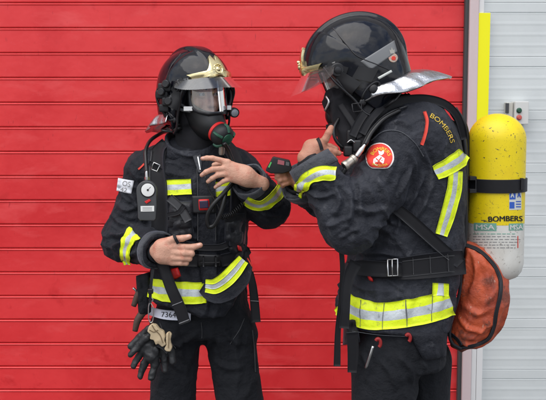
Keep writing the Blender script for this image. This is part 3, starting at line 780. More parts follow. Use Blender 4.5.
# ================================================================== firefighter on the left
def hand_mesh(fs, pts, h=.0017, pad=.02, sm=2):
    allp = np.array(pts); lo = allp.min(0)-pad; hi = allp.max(0)+pad
    return nets(union(fs), lo, hi, h, sm)
def join(parts):
    v = []; f = []; n = 0
    for a, b in parts: v.append(np.asarray(a)); f.append(np.asarray(b)+n); n += len(a)
    return np.concatenate(v), np.concatenate(f)
def fing(pts, rs, Yb):        # pts (px, py, dY)
    q = [P(x, y, Yb+dy) for x, y, dy in pts]; return chain(q, rs, .003), q
def nailat(parent, px, py, Y, w, h, ang, bv, mt=None):
    m, n = 5, 7; G = np.zeros((m, n, 2)); v2 = []; c, s = math.cos(R_(ang)), math.sin(R_(ang))
    f = []
    ring = 14; pts = [(0, 0)]
    for r in (.5, 1):
        for k in range(ring): a = 2*math.pi*k/ring; pts.append((r*math.cos(a), r*math.sin(a)*1.0))
    for a, b in pts: v2.append((px+(a*w*c-b*h*s)/2, py+(a*w*s+b*h*c)/2))
    for k in range(ring): f.append((0, 1+k, 1+(k+1) % ring)); f.append((1+k, 1+ring+k, 1+ring+(k+1) % ring, 1+(k+1) % ring))
    o = project_px('fingernail', v2, f, bv, mt or M['nail'], parent, .0004, Y); o.data.polygons.foreach_set('use_smooth', [True]*len(o.data.polygons)); return o
def garment(name, f, lo, hi, h, mt, parent, foldlines, wr, seed=0, extra=None, **k):
    v, F = nets(f, lo, hi, h, 1); b0 = bvh(v, F); N = normals(v, F); d = np.zeros(len(v))
    for pts, amp, wd in foldlines:
        q = []
        for p_ in pts:
            if len(p_) == 3: q.append(A(*p_)); continue
            hh = cast(b0, CAM, ray(*p_)); 
            if hh: q.append(hh[0])
        if len(q) < 2: continue
        q = spline(q, 6); dd, t = polydist(v, q); tp = np.sin(np.pi*np.clip(t, 0.02, .98))**.6
        wd *= .8; d += 1.25*amp*tp*(np.exp(-(dd/wd)**2)-.55*np.exp(-((dd-1.9*wd)/(1.3*wd))**2))
    for (mx, amp, sd_) in wr:               # (3x3 stretch, amplitude, seed)
        d += amp*(ridge(v@np.asarray(mx).T, sd_)-.35)*np.clip((fbm(v*5+sd_, sd_, 2)-.38)*5, .25, 1.15)
    if extra is not None: d += extra(v, N)
    v = v+N*d[:, None]; v = lap(v, F, .35)
    o = obj(name, v, F, mt, parent, True, **k)
    return o, v, F, bvh(v, F)
def stretch(axis, along, across):           # frequency along an axis and across it
    a = np.asarray(axis, float); a /= np.linalg.norm(a); return np.eye(3)*across+(along-across)*np.outer(a, a)

YL = 0.0
HL = P(196, 97, -.03); RL = rot(R_(-50), R_(-6), R_(2))*.875
# limbs (shoulder, elbow, wrist)
LS, LE, LW = P(147, 176, .02), P(123, 239, .02), P(158, 252, -.17)        # arm nearest the left edge
RS, RE, RW = P(240, 176, .03), P(270, 208, -.03), P(248, 179, -.185)      # arm crossing the chest
def rowL(py, a, b, hb, cy=0.0, Y=0.0):
    p0, p1 = P(a, py, Y), P(b, py, Y); return (p0[2], (p0[0]+p1[0])/2, Y+cy, (p1[0]-p0[0])/2, hb)
PL = thing('person', 'firefighter on the left facing front, one hand at the chest, the other pointing', 'person', (P(198, 300, 0)[0], .03, 0))
# ---- body: head, neck, trunk, legs and both hands are one mesh
hv, hF = nets(head_sdf(), (-.13, -.1, -.2), (.14, .1, .15), .0026, 1); hvw = xf(hv, HL, RL)
# open hand on the chest
Yb = -.215
ff = []; pp = []
pal = [(rcone(P(246, 172, Yb), P(226, 163, Yb-.005), .019, .0105), 0), (rcone(P(246, 175, Yb), P(227, 169, Yb-.006), .019, .0115), .02), (rcone(P(246, 178, Yb), P(229, 174, Yb-.006), .019, .011), .02), (rcone(P(247, 180, Yb), P(232, 178.5, Yb-.004), .018, .0105), .02),
       (rcone(P(262, 184, Yb+.02), P(247, 177, Yb), .024, .022), .02)]
for pts, rs in (([(228, 162.3, -.004), (212.5, 158.2, -.012), (207, 158.0, -.010), (202.4, 158.6, -.004)], [.0098, .0084, .0078, .0066]),
                ([(228, 168.3, -.007), (212.5, 169.3, -.020), (206, 172, -.018), (201.8, 175.2, -.010)], [.0098, .0088, .0080, .0068]),
                ([(230, 173.3, -.007), (217.5, 175.2, -.019), (212, 178.4, -.017), (208, 181.6, -.010)], [.0095, .0084, .0077, .0066]),
                ([(232.5, 178.2, -.005), (223.5, 181.3, -.014), (219, 184.4, -.012), (215.4, 187.2, -.007)], [.0088, .0076, .0069, .0060])):
    g_, q = fing(pts, rs, Yb); pal.append((g_, .006)); pp += q
th_, q = fing([(243, 170, .010), (232, 165, .028), (222, 163, .040), (214, 165, .045)], [.015, .0115, .010, .008], Yb); pal.append((th_, .012)); pp += q
for x, y in ((228, 161.8), (228, 167.8), (230, 173), (232.5, 177.8)): pal.append((ell(P(x, y, Yb-.010), (.006, .004, .006)), .008))
pp += [P(262, 184, Yb+.02), P(250, 176, Yb)]
oh = hand_mesh(pal, pp, .0018, .026)
# pointing hand
Yb = -.215
pal = [(rcone(P(157, 251, Yb+.02), P(167, 248, Yb), .024, .024), 0), (rcone(P(161, 246, Yb), P(176, 248, Yb-.004), .022, .016), .02), (rcone(P(161, 255, Yb), P(175, 256, Yb-.004), .022, .016), .02), (rcone(P(163, 258, Yb), P(174, 261, Yb-.002), .018, .014), .02)]
pq = []
for pts, rs in (([(174, 246.5, -.012), (184, 247.3, -.020), (193.5, 247.0, -.018), (200.2, 245.2, -.014)], [.0125, .0110, .0102, .0086]),
                ([(174, 252.5, -.014), (184, 253.2, -.026), (191.5, 253.6, -.020), (187, 254.5, .000)], [.0120, .0108, .0104, .008]),
                ([(173, 258, -.012), (183, 258.2, -.024), (189.3, 258.6, -.018), (185, 258.5, .002)], [.0112, .0100, .0096, .008]),
                ([(172, 262.6, -.008), (181, 263.0, -.018), (186.2, 263.1, -.014), (182, 262, .002)], [.0100, .0088, .0086, .007]),
                ([(164, 243.5, -.004), (173.5, 239.5, -.014), (182.5, 238.3, -.020), (189.4, 236.6, -.022)], [.0175, .0125, .0105, .0082])):
    g_, q = fing(pts, rs, Yb); pal.append((g_, .005)); pq += q
for x, y in ((175, 245.6), (175.5, 252), (174.5, 257.6)): pal.append((ell(P(x, y, Yb-.020), (.007, .004, .006)), .010))
pq += [P(157, 251, Yb+.02)]
ph = hand_mesh(pal, pq, .0018, .028)
hip = P(200, 325, .03)
ftL, ftR = A(P(180, 330, .03)[0]-.03, .05, .07), A(P(230, 330, .03)[0]+.06, .04, .07)
kL, kR = A(P(181, 330, .03)[0]-.01, .02, .50), A(P(230, 330, .03)[0]+.03, .01, .50)
bod = union([loft([rowL(150, 180, 212, .06), rowL(160, 160, 232, .08), rowL(200, 160, 238, .10), rowL(260, 168, 230, .08), rowL(322, 172, 228, .08)]),
             (rcone(P(193, 120, .0), P(195, 155, .02), .055, .06), .03), (rcone(LS, LE, .05, .042), .03), (rcone(LE, P(155, 251, -.16), .040, .028), .02), (rcone(RS, RE, .05, .042), .03), (rcone(RE, P(250, 180, -.17), .040, .028), .02),
             (rcone(P(177, 330, .03), kL+A(-.03, 0, 0), .060, .050), .01), (rcone(kL+A(-.03, 0, 0), ftL, .048, .04), .01), (rcone(P(231, 330, .03), kR+A(.02, 0, 0), .060, .050), .01), (rcone(kR+A(.02, 0, 0), ftR, .048, .04), .01)])
bv_, bF = nets(bod, (-.62, -.3, .03), (.12, .2, 1.72), .012, 1)
v, F = join([(hvw, hF), (bv_, bF), oh, ph])
bodyL = obj('body', v, F, M['skin'], PL); bodyL['kind_of'] = 'body'; del bodyL['kind_of']
eyes(bodyL, HL, RL)
boh = bvh(*oh); bph = bvh(*ph)
for x, y, w_, h_, a_ in ((203.0, 157.9, 3.2, 2.3, 0), (202.6, 174.2, 2.8, 2.2, -35), (209.0, 180.6, 2.6, 2.1, -40), (216.2, 186.4, 2.3, 1.8, -40)): nailat(bodyL, x, y, -.23, w_, h_, a_, boh)
nailat(bodyL, 198.6, 244.5, -.23, 3.6, 2.2, -12, bph); nailat(bodyL, 188.0, 235.9, -.23, 3.6, 2.2, -10, bph)

# ---- trousers
trf = union([loft([rowL(336, 153, 253, .105, .03), rowL(322, 152, 252, .115, .03), rowL(300, 158, 246, .12, .03), rowL(280, 160, 242, .11, .02)]),
             (rcone(P(175, 338, .03), kL+A(-.03,0,0), .082, .074), .05), (rcone(kL+A(-.03,0,0), ftL+A(0, .0, .04), .072, .08), .03),
             (rcone(P(231, 338, .03), kR+A(.02,0,0), .084, .076), .05), (rcone(kR+A(.02,0,0), ftR+A(0, 0, .04), .074, .08), .03)])
trf = cut(trf, plane((0, 0, .09), (0, 0, 1)), .01)
tl = [([(171, 332), (180, 345), (183, 362)], .010, .010), ([(212, 336), (208, 348), (209, 364)], .009, .009), ([(200, 330), (188, 340), (176, 346)], .008, .010), ([(240, 326), (236, 345), (238, 368)], .009, .012),
      ([(222, 330), (232, 340), (246, 344)], .007, .010), ([(160, 350), (172, 362), (184, 372)], .008, .011), ([(215, 360), (228, 368), (244, 366)], .008, .011)]
trous, tv, tF, btl = garment('trousers', trf, (-.55, -.16, .06), (.08, .24, 1.08), .007, M['trous'], PL, tl, [(stretch((.25, 0, 1), 6, 15), .009, 3), (np.eye(3)*28, .003, 4)])
for pts in ([(201, 322), (202, 330), (202, 338)], [(160, 322), (166, 336), (176, 348)], [(244, 318), (238, 332), (230, 344)], [(252, 330), (254, 350), (255, 372)]): strap('seam', pts, .6, btl, M['webg'], trous, th=.001, off=.002, step=2)
# boots
for c, s in ((ftL, 1), (ftR, -1)):
    bf = union([(rcone(c+A(0, .03, .20), c+A(0, .02, .02), .060, .055)), (rcone(c+A(0, .02, -.025), c+A(-.01*s, -.15, -.030), .046, .042), .04)])
    bf = cut(bf, plane((0, 0, .022), (0, 0, 1)), .004)
    v, F = nets(bf, c+A(-.1, -.24, -.07), c+A(.1, .12, .28), .006, 2); b = obj('boot', v, F, M['rubber'], PL)
    sf = inter(union([rcone(c+A(0, .02, -.045), c+A(-.01*s, -.15, -.045), .052, .048)]), box(c+A(0, -.05, -.057), (.2, .3, .013), .002), .003); v, F = nets(sf, c+A(-.1, -.24, -.09), c+A(.1, .12, -.02), .006, 1); obj('sole', v, F, M['plastm'], b)

# ---- coat
coat = [loft([rowL(322, 146, 250, .150, .0), rowL(300, 147, 249, .150, .0), rowL(282, 150, 247, .140), rowL(262, 154, 245, .128), rowL(245, 153, 246, .132), rowL(215, 152, 248, .140), rowL(190, 150, 250, .138), rowL(172, 152, 246, .122), rowL(158, 163, 231, .105), rowL(147, 174, 219, .085)]),
        (rcone(P(176, 158, .01), LS+A(0, 0, .012), .062, .068), .05), (rcone(P(216, 158, .01), RS+A(0, 0, .010), .062, .066), .05)]
armL = union([rcone(LS, LE, .072, .066), (rcone(LE+A(0, 0, .0), LW, .068, .055), .02)], .02)
armR = union([rcone(RS, RE, .068, .062), (rcone(RE, RW, .066, .052), .02)], .02)
torsoL = union(coat)
def wcut(Wd, E):       # open the cuff
    d = (Wd-E)/np.linalg.norm(Wd-E); return plane(Wd-d*.002, -d), rcone(Wd-d*.05, Wd+d*.1, .040, .046)
pl1, ho1 = wcut(LW, LE); pl2, ho2 = wcut(RW, RE)
def hemcut(p):         # the right front flap is drawn up, so the hem climbs towards the right
    a, b = P(222, 318, -.1), P(258, 268, -.1); n = A(b[2]-a[2], 0, -(b[0]-a[0])); n /= np.linalg.norm(n)
    pb = A(p.shape[0])*0
    d1 = p[:, 2]-P(195, 316, -.12)[2]+.30*np.minimum(p[:, 0]-P(204, 317, -.12)[0], 0)
    d2 = -((p-a)@n)*1.0
    return np.minimum(d1, np.maximum(d2, -(p[:, 1]+.02)) if False else np.where(p[:, 1] < .06, d2, 1.0))
def fullcoat(p):
    d = smin(torsoL(p), -smin(-armL(p), pl1(p), .004), .035)
    a2 = -smin(-armR(p), pl2(p), .004); d = smin(d, a2, .03)
    d = -smin(-d, ho1(p), .004); d = -smin(-d, ho2(p), .004)
    return -smin(-d, hemcut(p), .006)
ftl = [([(112, 215), (122, 224), (134, 226)], .010, .009), ([(108, 232), (120, 236), (136, 232)], .010, .008), ([(112, 246), (122, 243), (138, 240)], .010, .009), ([(118, 205), (128, 210), (140, 205)], .008, .010),
       ([(126, 190), (134, 200), (141, 214)], .008, .010), ([(130, 168), (138, 180), (141, 195)], .007, .010), ([(143, 236), (137, 246), (140, 262)], .006, .007), ([(120, 252), (130, 255), (140, 250)], .009, .008), 
       ([(285, 200), (274, 206), (262, 205)], .008, .008), ([(280, 216), (268, 214), (256, 209)], .010, .008), ([(284, 190), (276, 184), (268, 186)], .008, .007), ([(262, 170), (268, 180), (280, 188)], .008, .008),
       ([(252, 172), (256, 186), (252, 198)], .007, .008), ([(160, 285), (166, 300), (162, 316)], .008, .012), ([(205, 268), (208, 290), (206, 314)], .010, .008), ([(228, 270), (220, 285), (214, 300)], .008, .010), ([(176, 270), (184, 284), (180, 305)], .008, .012),
       ([(240, 156), (246, 168), (247, 182)], .006, .009), ([(152, 255), (165, 262), (160, 275)], .008, .010), ([(172, 240), (190, 236), (205, 242)], .006, .010), ([(166, 215), (170, 228), (166, 244)], .007, .009)]
coatL, cv, cF, bcL = garment('coat', fullcoat, (-.64, -.30, .94), (.10, .22, 1.60), .0043, M['coat'], PL, ftl, [(stretch(LE-LS, 26, 9), .009, 5), (stretch((.5, 0, 1), 8, 19), .008, 6), (stretch((1, .3, .2), 14, 34), .004, 8)])
# a torso-only surface for things that pass behind the arms
tvv, tFF = nets(torsoL, (-.46, -.25, .94), (.0, .22, 1.60), .009, 1); btL = bvh(tvv, tFF)
# collar, standing open
m = []
cf = inter(cut(loft([(P(0, 160, 0)[2], P(194, 160, 0)[0], -.005, .102, .100), (P(0, 150, 0)[2], P(193, 150, 0)[0], -.015, .088, .096), (P(0, 140, 0)[2], P(192, 140, 0)[0], -.02, .088, .096), (P(0, 132, 0)[2], P(192, 132, 0)[0], -.02, .092, .098)]),
           loft([(P(0, 170, 0)[2], P(194, 160, 0)[0], -.005, .088, .088), (P(0, 150, 0)[2], P(193, 150, 0)[0], -.015, .076, .086), (P(0, 140, 0)[2], P(192, 140, 0)[0], -.02, .076, .086), (P(0, 120, 0)[2], P(192, 132, 0)[0], -.02, .080, .088)]), .004), lambda p: p[:, 2]-P(0, 141, 0)[2]-.55*p[:, 1]-.032, .006)
garment('collar', cf, (-.44, -.17, 1.48), (-.12, .13, 1.66), .004, M['coat2'], PL, [([(178, 146), (190, 150), (204, 148)], .004, .006), ([(175, 152), (190, 156), (210, 152)], .004, .006)], [(np.eye(3)*28, .004, 4)])
# fire hood round the face
hf = cut(union([ell((-.02, 0, -.01), (.108, .090, .118)), (rcone((-.01, 0, -.06), (-.03, 0, -.18), .076, .080), .03)]), ell((.08, 0, -.01), (.10, .062, .080)), .006)
hf = cut(hf, ell((0, 0, .02), (.09, .075, .10)), .003); hf = cut(hf, ell((.030, -.085, -.118), (.035, .03, .018)), .004)
v, F = nets(hf, (-.14, -.11, -.26), (.12, .11, .05), .005, 1); v = xf(v, HL, RL); N = normals(v, F); v = v+N*(.005*(ridge(v@stretch((0, 0, 1), 22, 12).T, 5)-.4))[:, None]; obj('fire_hood', v, F, M['knit'], PL)
# inner cuffs and cuff trims
for Wd, E, bvv in ((LW, LE, 1), (RW, RE, 2)):
    d = (Wd-E)/np.linalg.norm(Wd-E); m = MB().lathe([(.036, -.05), (.036, .008), (.033, .014), (.031, .012), (.030, -.05)], Wd, d, 28)
    m.build('inner_cuff', M['knit'], coatL, True)
dL = (LW-LE)/np.linalg.norm(LW-LE); dR = (RW-RE)/np.linalg.norm(RW-RE)
def limb_band(nm, S, E, t0, w3, bv, par, r=.12, gap=None):
    d = (E-S)/np.linalg.norm(E-S); c = S+(E-S)*t0
    return band(nm, c, d, [-w3*1.5, -w3*.5, w3*.5, w3*1.5], bv, par, [M['yel'], M['sil'], M['yel']], rout=r, n=72)
LL = np.linalg.norm(LW-LE); band('cuff_trim', LW, dL, [-.030, -.002], bcL, coatL, [M['cuff']], rout=.085, off=.0025)
band('cuff_trim', RW, dR, [-.030, -.002], bcL, coatL, [M['cuff']], rout=.085, off=.0025)


Y3 = [M['yel'], M['sil'], M['yel']]
# chest and hem bands: strips that follow the coat from edge to edge
def triband(nm, pts, w, bv, par, off=.0015, **k):
    parts = []
    for q, mt in ((-1, 'yel'), (0, 'sil'), (1, 'yel')):
        pass
    c = spline([A(*p[:2]) for p in pts], 10); L = np.r_[0, np.cumsum(np.linalg.norm(np.diff(c, axis=0), axis=1))]
    m = max(4, int(L[-1]/2.0)+1); s = np.linspace(0, L[-1], m); c = np.stack([np.interp(s, L, c[:, 0]), np.interp(s, L, c[:, 1])], 1)
    T = np.gradient(c, axis=0); T /= np.linalg.norm(T, axis=1)[:, None]; N = np.stack([-T[:, 1], T[:, 0]], 1)
    ww = np.interp(np.linspace(0, 1, m), np.linspace(0, 1, len(w)), w) if hasattr(w, '__len__') else np.full(m, w)
    nn = 10; px = c[:, None, :]+N[:, None, :]*(np.linspace(-.5, .5, nn)[None, :, None]*ww[:, None, None])
    G = depth_grid(px, bv, 0, 1); v, f = strip_mesh(G, off, .0015); o = m*nn; fm = []
    for q in f:
        js = [x % nn for x in q]; j = min(js) if max(js)-min(js) <= 1 else 0
        fm.append(1 if 3 <= j <= 5 and not (max(js) == 0) else 0)
    return obj(nm, v, f, None, par, True, mats=[M['yel'], M['sil']], fm=fm)
triband('reflective_band', [(135.5, 233), (130, 238.5), (126.4, 249), (126.0, 258), (127.5, 265)], [15, 13.5, 10.5, 9, 7], bcL, coatL, .005)
triband('reflective_band', [(246, 199.5), (252, 203.5), (261, 205.2), (270, 200.8), (276, 195), (281.5, 187)], [9, 9.5, 10, 12, 12, 10], bcL, coatL, .003)
triband('reflective_band', [(163.5, 188), (175, 187.5), (191.5, 186.5)], 15.5, bcL, coatL, .004)
triband('reflective_band', [(214, 189.5), (223, 189), (232, 187.5)], 14, bcL, coatL, .004)
# ------------------------------------------------------------------ marks on the coat
pch = quad('sleeve_patch', [(118.0, 178.3), (134.3, 180.8), (131.3, 194), (116.4, 190.8)], bcL, mat('lilac_white_patch', (.62, .63, .68), .6, bump=[(400, .3, .0008)]), coatL, th=.0015)
text_px('lettering', 'OS', (126.4, 183.8), (8.0, 1.5), (-1.0, 5.0), obj_bvh(pch), M['grey'], pch, .0012, bold=.005)
text_px('lettering', '42', (123.6, 189.6), (6.6, 1.2), (-.8, 4.2), obj_bvh(pch), M['grey'], pch, .0012, bold=.005)
strap('piping', [(138.5, 169.5), (142, 166.5), (144.5, 164)], 1.6, bcL, M['redf'], coatL, th=.002, off=.002, step=1)
strap('piping', [(167, 151), (169, 149.5), (171, 148.5)], 1.4, bcL, M['redf'], coatL, th=.002, off=.002, step=1)
strap('front_placket', [(205, 158), (206, 190), (207, 240), (209, 283)], [17, 19, 18, 14], btL, M['coat'], coatL, th=.004, off=.009)
for x0 in (197, 214): strap('seam', [(x0, 164), (x0+1, 200), (x0+1, 240)], .7, btL, M['webg'], coatL, th=.0008, off=.013, step=3)
zp = strap('zip_flap', [(196.5, 156), (198.5, 164), (200, 173)], [7.5, 6, 2.5], btL, M['cuff'], coatL, th=.004, off=.014, step=1.5)
strap('zip', [(197.5, 157), (199, 164), (200.3, 171)], [1.6, 1.3, 1], btL, M['metal'], zp, th=.002, off=.019, step=1.5)
# hem bands and the drawn-up front flap
triband('reflective_band', [(144.0, 284), (155, 289), (172, 292), (190, 293), (207, 292.5)], [17, 20, 21, 21, 20.5], bcL, coatL, .005)
fl_v, fl_f = [], []
fl = strap('front_flap', [(204, 285, -.165), (214, 290, -.185), (226, 286, -.195), (237, 276, -.185), (247, 264, -.15)], [16, 27, 29, 27, 12], btL, M['coat'], coatL, th=.006, off=0, nw=9)
def tri3(nm, pts, w, par):
    for q, mt in ((-1, 'yel'), (0, 'sil'), (1, 'yel')):
        pp_ = []
        n = len(pts)
        for i, p_ in enumerate(pts):
            a, b = pts[max(0, i-1)], pts[min(n-1, i+1)]; t = A(b[0]-a[0], b[1]-a[1]); t /= np.linalg.norm(t); ww = w[i] if hasattr(w, '__len__') else w
            pp_.append((p_[0]-t[1]*q*ww/3, p_[1]+t[0]*q*ww/3, p_[2]))
        strap(nm, pp_, [x/3 for x in w] if hasattr(w, '__len__') else w/3, btL, M[mt], par, th=.0015, off=.0065, step=2)
tri3('reflective_band', [(206.5, 285.5, -.171), (215, 286, -.189), (225, 280, -.199), (234, 271, -.189), (242.5, 260.5, -.158)], [13, 15, 15.5, 15, 12], fl)

# ------------------------------------------------------------------ breathing set harness worn over the coat
HA = thing('breathing_harness', 'black webbing harness with waist belt and chest pouches over the left firefighter\'s coat', 'harness', P(198, 258, -.14))
strap('shoulder_strap', [(167, 143), (161, 150), (159, 165), (161, 190), (163, 215), (162, 246)], [13, 14, 15, 15, 15, 13], btL, M['web'], HA, th=.010, off=.006)
strap('shoulder_strap', [(222, 147), (230, 156), (235, 172), (236, 195), (235, 222), (233, 246)], [12, 13, 14, 14, 14, 12], btL, M['web'], HA, th=.010, off=.006)
strap('strap_edge', [(155, 152), (153.5, 168), (155, 190), (157, 215)], 1.2, btL, M['webg'], HA, th=.002, off=.018)
for pts in ([(153, 253), (175, 258), (198, 260)], [(220, 260), (236, 256), (247, 248)]): strap('waist_belt', pts, [12, 13, 12], btL, M['web'], HA, th=.007, off=.006)
bx = puff('belt_buckle', [(196.5, 253.5), (221.5, 254), (221.5, 267), (197, 267)], btL, M['plast'], HA, .016, ex=8, amp=0)
for x in (203.5, 214.5): strap('buckle_rib', [(x, 255), (x, 266)], 1.6, btL, M['plastm'], bx, th=.003, off=.021, step=2)
strap('buckle_rib', [(199, 260.5), (219, 260.5)], 1.4, btL, M['plastm'], bx, th=.002, off=.021, step=3)
def pocket(nm, c, h, par, flap=None, seed=1, mt='coat'):
    o = puff(nm, c, btL, M[mt], par, h, 20, 18, ex=5, seed=seed, amp=.35)
    if flap: puff('pocket_flap', flap, btL, M['web'], o, h+.006, 10, 16, ex=6, seed=seed+3, amp=.15)
    return o
pocket('chest_pouch', [(167, 200), (193, 201), (194, 240), (168, 240)], .024, HA, [(167, 219), (193, 220), (193, 229), (167, 228)], 3, 'pouch')
pocket('chest_pouch', [(224, 216), (247, 214), (246, 246), (225, 247)], .026, HA, [(223.5, 214), (247, 212), (247, 222), (224, 224)], 5, 'pouch')
strap('webbing_loop', [(172, 196), (182, 206), (190, 220)], 7, btL, M['webg'], HA, th=.004, off=.030, step=2)
strap('webbing_loop', [(170, 214), (180, 212), (186, 205)], 4, btL, M['web'], HA, th=.004, off=.034, step=2)
strap('chest_strap', [(186, 243), (200, 246), (218, 246), (226, 243)], 6, btL, M['web'], HA, th=.006, off=.014)
# hanging end of the waist strap, with a stitched tip
st = strap('strap_end', [(161, 262, -.165), (166, 274, -.178), (172, 290, -.182), (179, 306, -.180), (185, 323, -.176)], [10, 11, 11.5, 12, 11.5], btL, M['web'], HA, th=.004, off=0)
for y0, x0 in ((303, 177.5), (321, 184.3)): strap('stitching', [(x0-5.2, y0+2.2, -.182), (x0+5.0, y0-1.8, -.182)], .7, btL, M['stitch'], st, th=.0012, off=.0035, step=1.5)
strap('strap_end', [(245, 250, -.06), (249, 266, -.07), (252.5, 284, -.075), (254.5, 302, -.075), (256, 322, -.075)], [5, 5.5, 8, 9, 9.5], btL, M['web'], HA, th=.005, off=0)
strap('stitching', [(250.5, 300.5, -.080), (258.8, 301, -.080)], .6, btL, M['stitch'], HA, th=.0012, off=.003, step=1.5)
strap('red_edge', [(247.5, 258, -.085), (251.5, 265, -.09), (253, 271, -.09)], 1.2, btL, M['redf'], HA, th=.003, off=.002, step=1.5)
puff('red_tag', [(170.6, 269), (178, 267), (181.5, 276.5), (174.5, 279.5)], btL, M['red'], HA, .024, 6, 6, ex=8, amp=0)
puff('red_tag', [(236.5, 244), (241.5, 246), (243, 252.5), (238, 251)], btL, M['red'], HA, .034, 6, 6, ex=8, amp=0)
puff('side_pouch', [(228, 247), (246, 243), (249, 258), (234, 261)], btL, M['web'], HA, .03, 12, 12, ex=4, seed=9, amp=.5)
# square red status badge
sb = thing('motion_alarm', 'small square red unit with dark screen clipped on the left coat front', 'alarm unit', P(205, 204, -.16))
quad('backing', [(192.5, 196), (214.5, 195.5), (215, 212.5), (193, 213)], btL, M['plastm'], sb, th=.004, off=.014)
fr = puff('housing', [(197.5, 198.5), (210, 198), (210.6, 211), (198.2, 211.5)], btL, M['red'], sb, .028, 8, 8, ex=9, amp=0)
quad('screen', [(199.8, 200.4), (207.9, 200), (208.3, 207.3), (200.2, 207.7)], btL, mat('dark_screen', (.03, .02, .05), .15), fr, th=.002, off=.0285)
# pressure gauge on its hose
def PQ(x, y, Y): return P(x, y, Y)
GY = -.175
gg = thing('pressure_gauge', 'grey handheld pressure gauge with white round dial on the left coat front', 'gauge', P(148, 200, GY))
def slab(nm, outline, Y, th, mt, par, bev=.003):
    import bmesh
    bm = bmesh.new(); vs = [bm.verts.new(tuple(P(x, y, Y))) for x, y in outline]; f = bm.faces.new(vs); bm.normal_update()
    if f.normal.y > 0: f.normal_flip()
    r = bmesh.ops.extrude_face_region(bm, geom=[f]); ev = [e for e in r['geom'] if isinstance(e, bmesh.types.BMVert)]
    bmesh.ops.translate(bm, verts=ev, vec=(0, -th, 0)); bm.normal_update()
    if bev: bmesh.ops.bevel(bm, geom=[e for e in bm.edges if len(e.link_faces) == 2 and e.calc_face_angle(0) > .6], offset=bev, segments=3, affect='EDGES', profile=.6, clamp_overlap=True)
    bmesh.ops.recalc_face_normals(bm, faces=bm.faces[:]); bm.verts.index_update()
    v = [tuple(x.co) for x in bm.verts]; ff = [tuple(x.index for x in q.verts) for q in bm.faces]; bm.free()
    return auto(obj(nm, v, ff, mt, par), 30)
def disc(nm, x, y, r, Y, th, mt, par, n=24):
    c = P(x, y, Y); return MB().lathe([(r, 0), (r, th*.7), (r*.93, th), (r*.3, th)], c, (0, -1, 0), n).build(nm, mt, par, 'auto')
ol = [(147.5+10.2*math.sin(a), 190.5-10.5*math.cos(a)) for a in np.linspace(-1.75, 1.75, 15)]+[(157.6, 205), (156.8, 218), (155, 220), (141, 219.6), (139, 217.5), (138.6, 205)]
gb = slab('housing', ol, GY, .026, mat('grey_gauge_housing', (.055, .058, .062), .5, bump=[(300, .2, .001)]), gg, .005)
sc = P(0, 0, GY); pxm = 3.03/950
disc('bezel', 147.8, 190, 7.5*pxm, GY-.026, .003, M['plastm'], gb); dl = disc('dial', 147.8, 190, 6.5*pxm, GY-.029, .001, M['white'], gb)
c = P(147.8, 190, GY-.0305); MB().tube([c, c+A(.009, 0, .010)], .0006, 6, 0).build('needle', M['black'], dl)
disc('glass_rim', 147.8, 190, 1.0*pxm, GY-.030, .002, M['black'], dl)
puffc = slab('red_button', [(144.5, 201.5), (149.5, 198.8), (151, 200.6), (146.6, 203.6)], GY-.026, .004, M['red'], gb, .001)
lb = slab('label_sticker', [(140.6, 206), (154.2, 205.8), (154.2, 211.3), (140.8, 211.5)], GY-.026, .0012, M['white'], gb, 0)
for k in range(3): slab('print_line', [(142.5, 207.4+k*1.3), (152, 207.3+k*1.3), (152, 207.75+k*1.3), (142.5, 207.85+k*1.3)], GY-.0273, .0003, M['grey'], lb, 0)
MB().tube([P(147, 181, GY-.013), P(146.6, 174, GY-.012), P(146.6, 171, GY-.01)], [.006, .005, .0045], 12, 4).build('hose_fitting', M['metal'], gg, True)
MB().lathe([(.008, 0), (.008, .008)], P(147, 179.5, GY-.013), (0, 0, 1), 6).build('hex_nut', M['metal'], gg)
MB().tube([P(146.6, 172, GY-.01), P(145.8, 160, -.155), P(145.8, 150, -.125), P(150, 141, -.06), P(158, 135, .0), P(166, 131, .07)], .0062, 10, 8).build('hose', M['rubber'], gg, True)
MB().tube([P(x, y, -.172) for x, y in ((151, 169), (154, 162.5), (160, 165), (157, 171.5), (151, 169))], .0022, 8, 1).build('slider_buckle', M['metal'], gg, True)
strap('holding_strap', [(149, 163, -.163), (154, 166, -.165), (161, 171, -.160)], 5, btL, M['web'], gg, th=.004, off=0, step=2)
# breathing hoses
hs = thing('breathing_hose', 'black rubber hoses looping down the left firefighter\'s chest below the raised hand', 'hose', P(212, 225, -.2))
MB().tube([P(224, 143, -.17), P(229, 152, -.150), P(234, 168, -.150), P(233, 181, -.175), P(224, 193, -.195), P(213, 205, -.205), P(207.5, 216, -.200), P(208.5, 226, -.195), P(214, 225, -.195), P(220, 214, -.2), P(224, 200, -.195), P(226, 190, -.18)], .0072, 12, 10).build('rubber_hose', M['rubber'], hs, True)
pts = []; a = P(221, 218, -.185); b = P(243, 203, -.150); d = b-a; u = np.cross(d, [0, 0, 1.0]); u /= np.linalg.norm(u); w_ = np.cross(u, d); w_ /= np.linalg.norm(w_)
for k in range(150): t = k/149; an = 2*math.pi*13*t; pts.append(a+d*t+(u*math.cos(an)+w_*math.sin(an))*.0065+A(0, 0, -.01*math.sin(math.pi*t)))
MB().tube(pts, .0020, 6, 0).build('coiled_cord', M['rubber'], hs, True)
MB().tube([P(205, 176, -.16), P(209, 190, -.165), P(218, 206, -.175), P(221, 218, -.185)], .0022, 6, 6).build('thin_cord', M['rubber'], hs, True)
MB().tube([P(243, 203, -.150), P(247, 196, -.12), P(247, 188, -.09)], .0025, 6, 6).build('thin_cord', M['rubber'], hs, True)
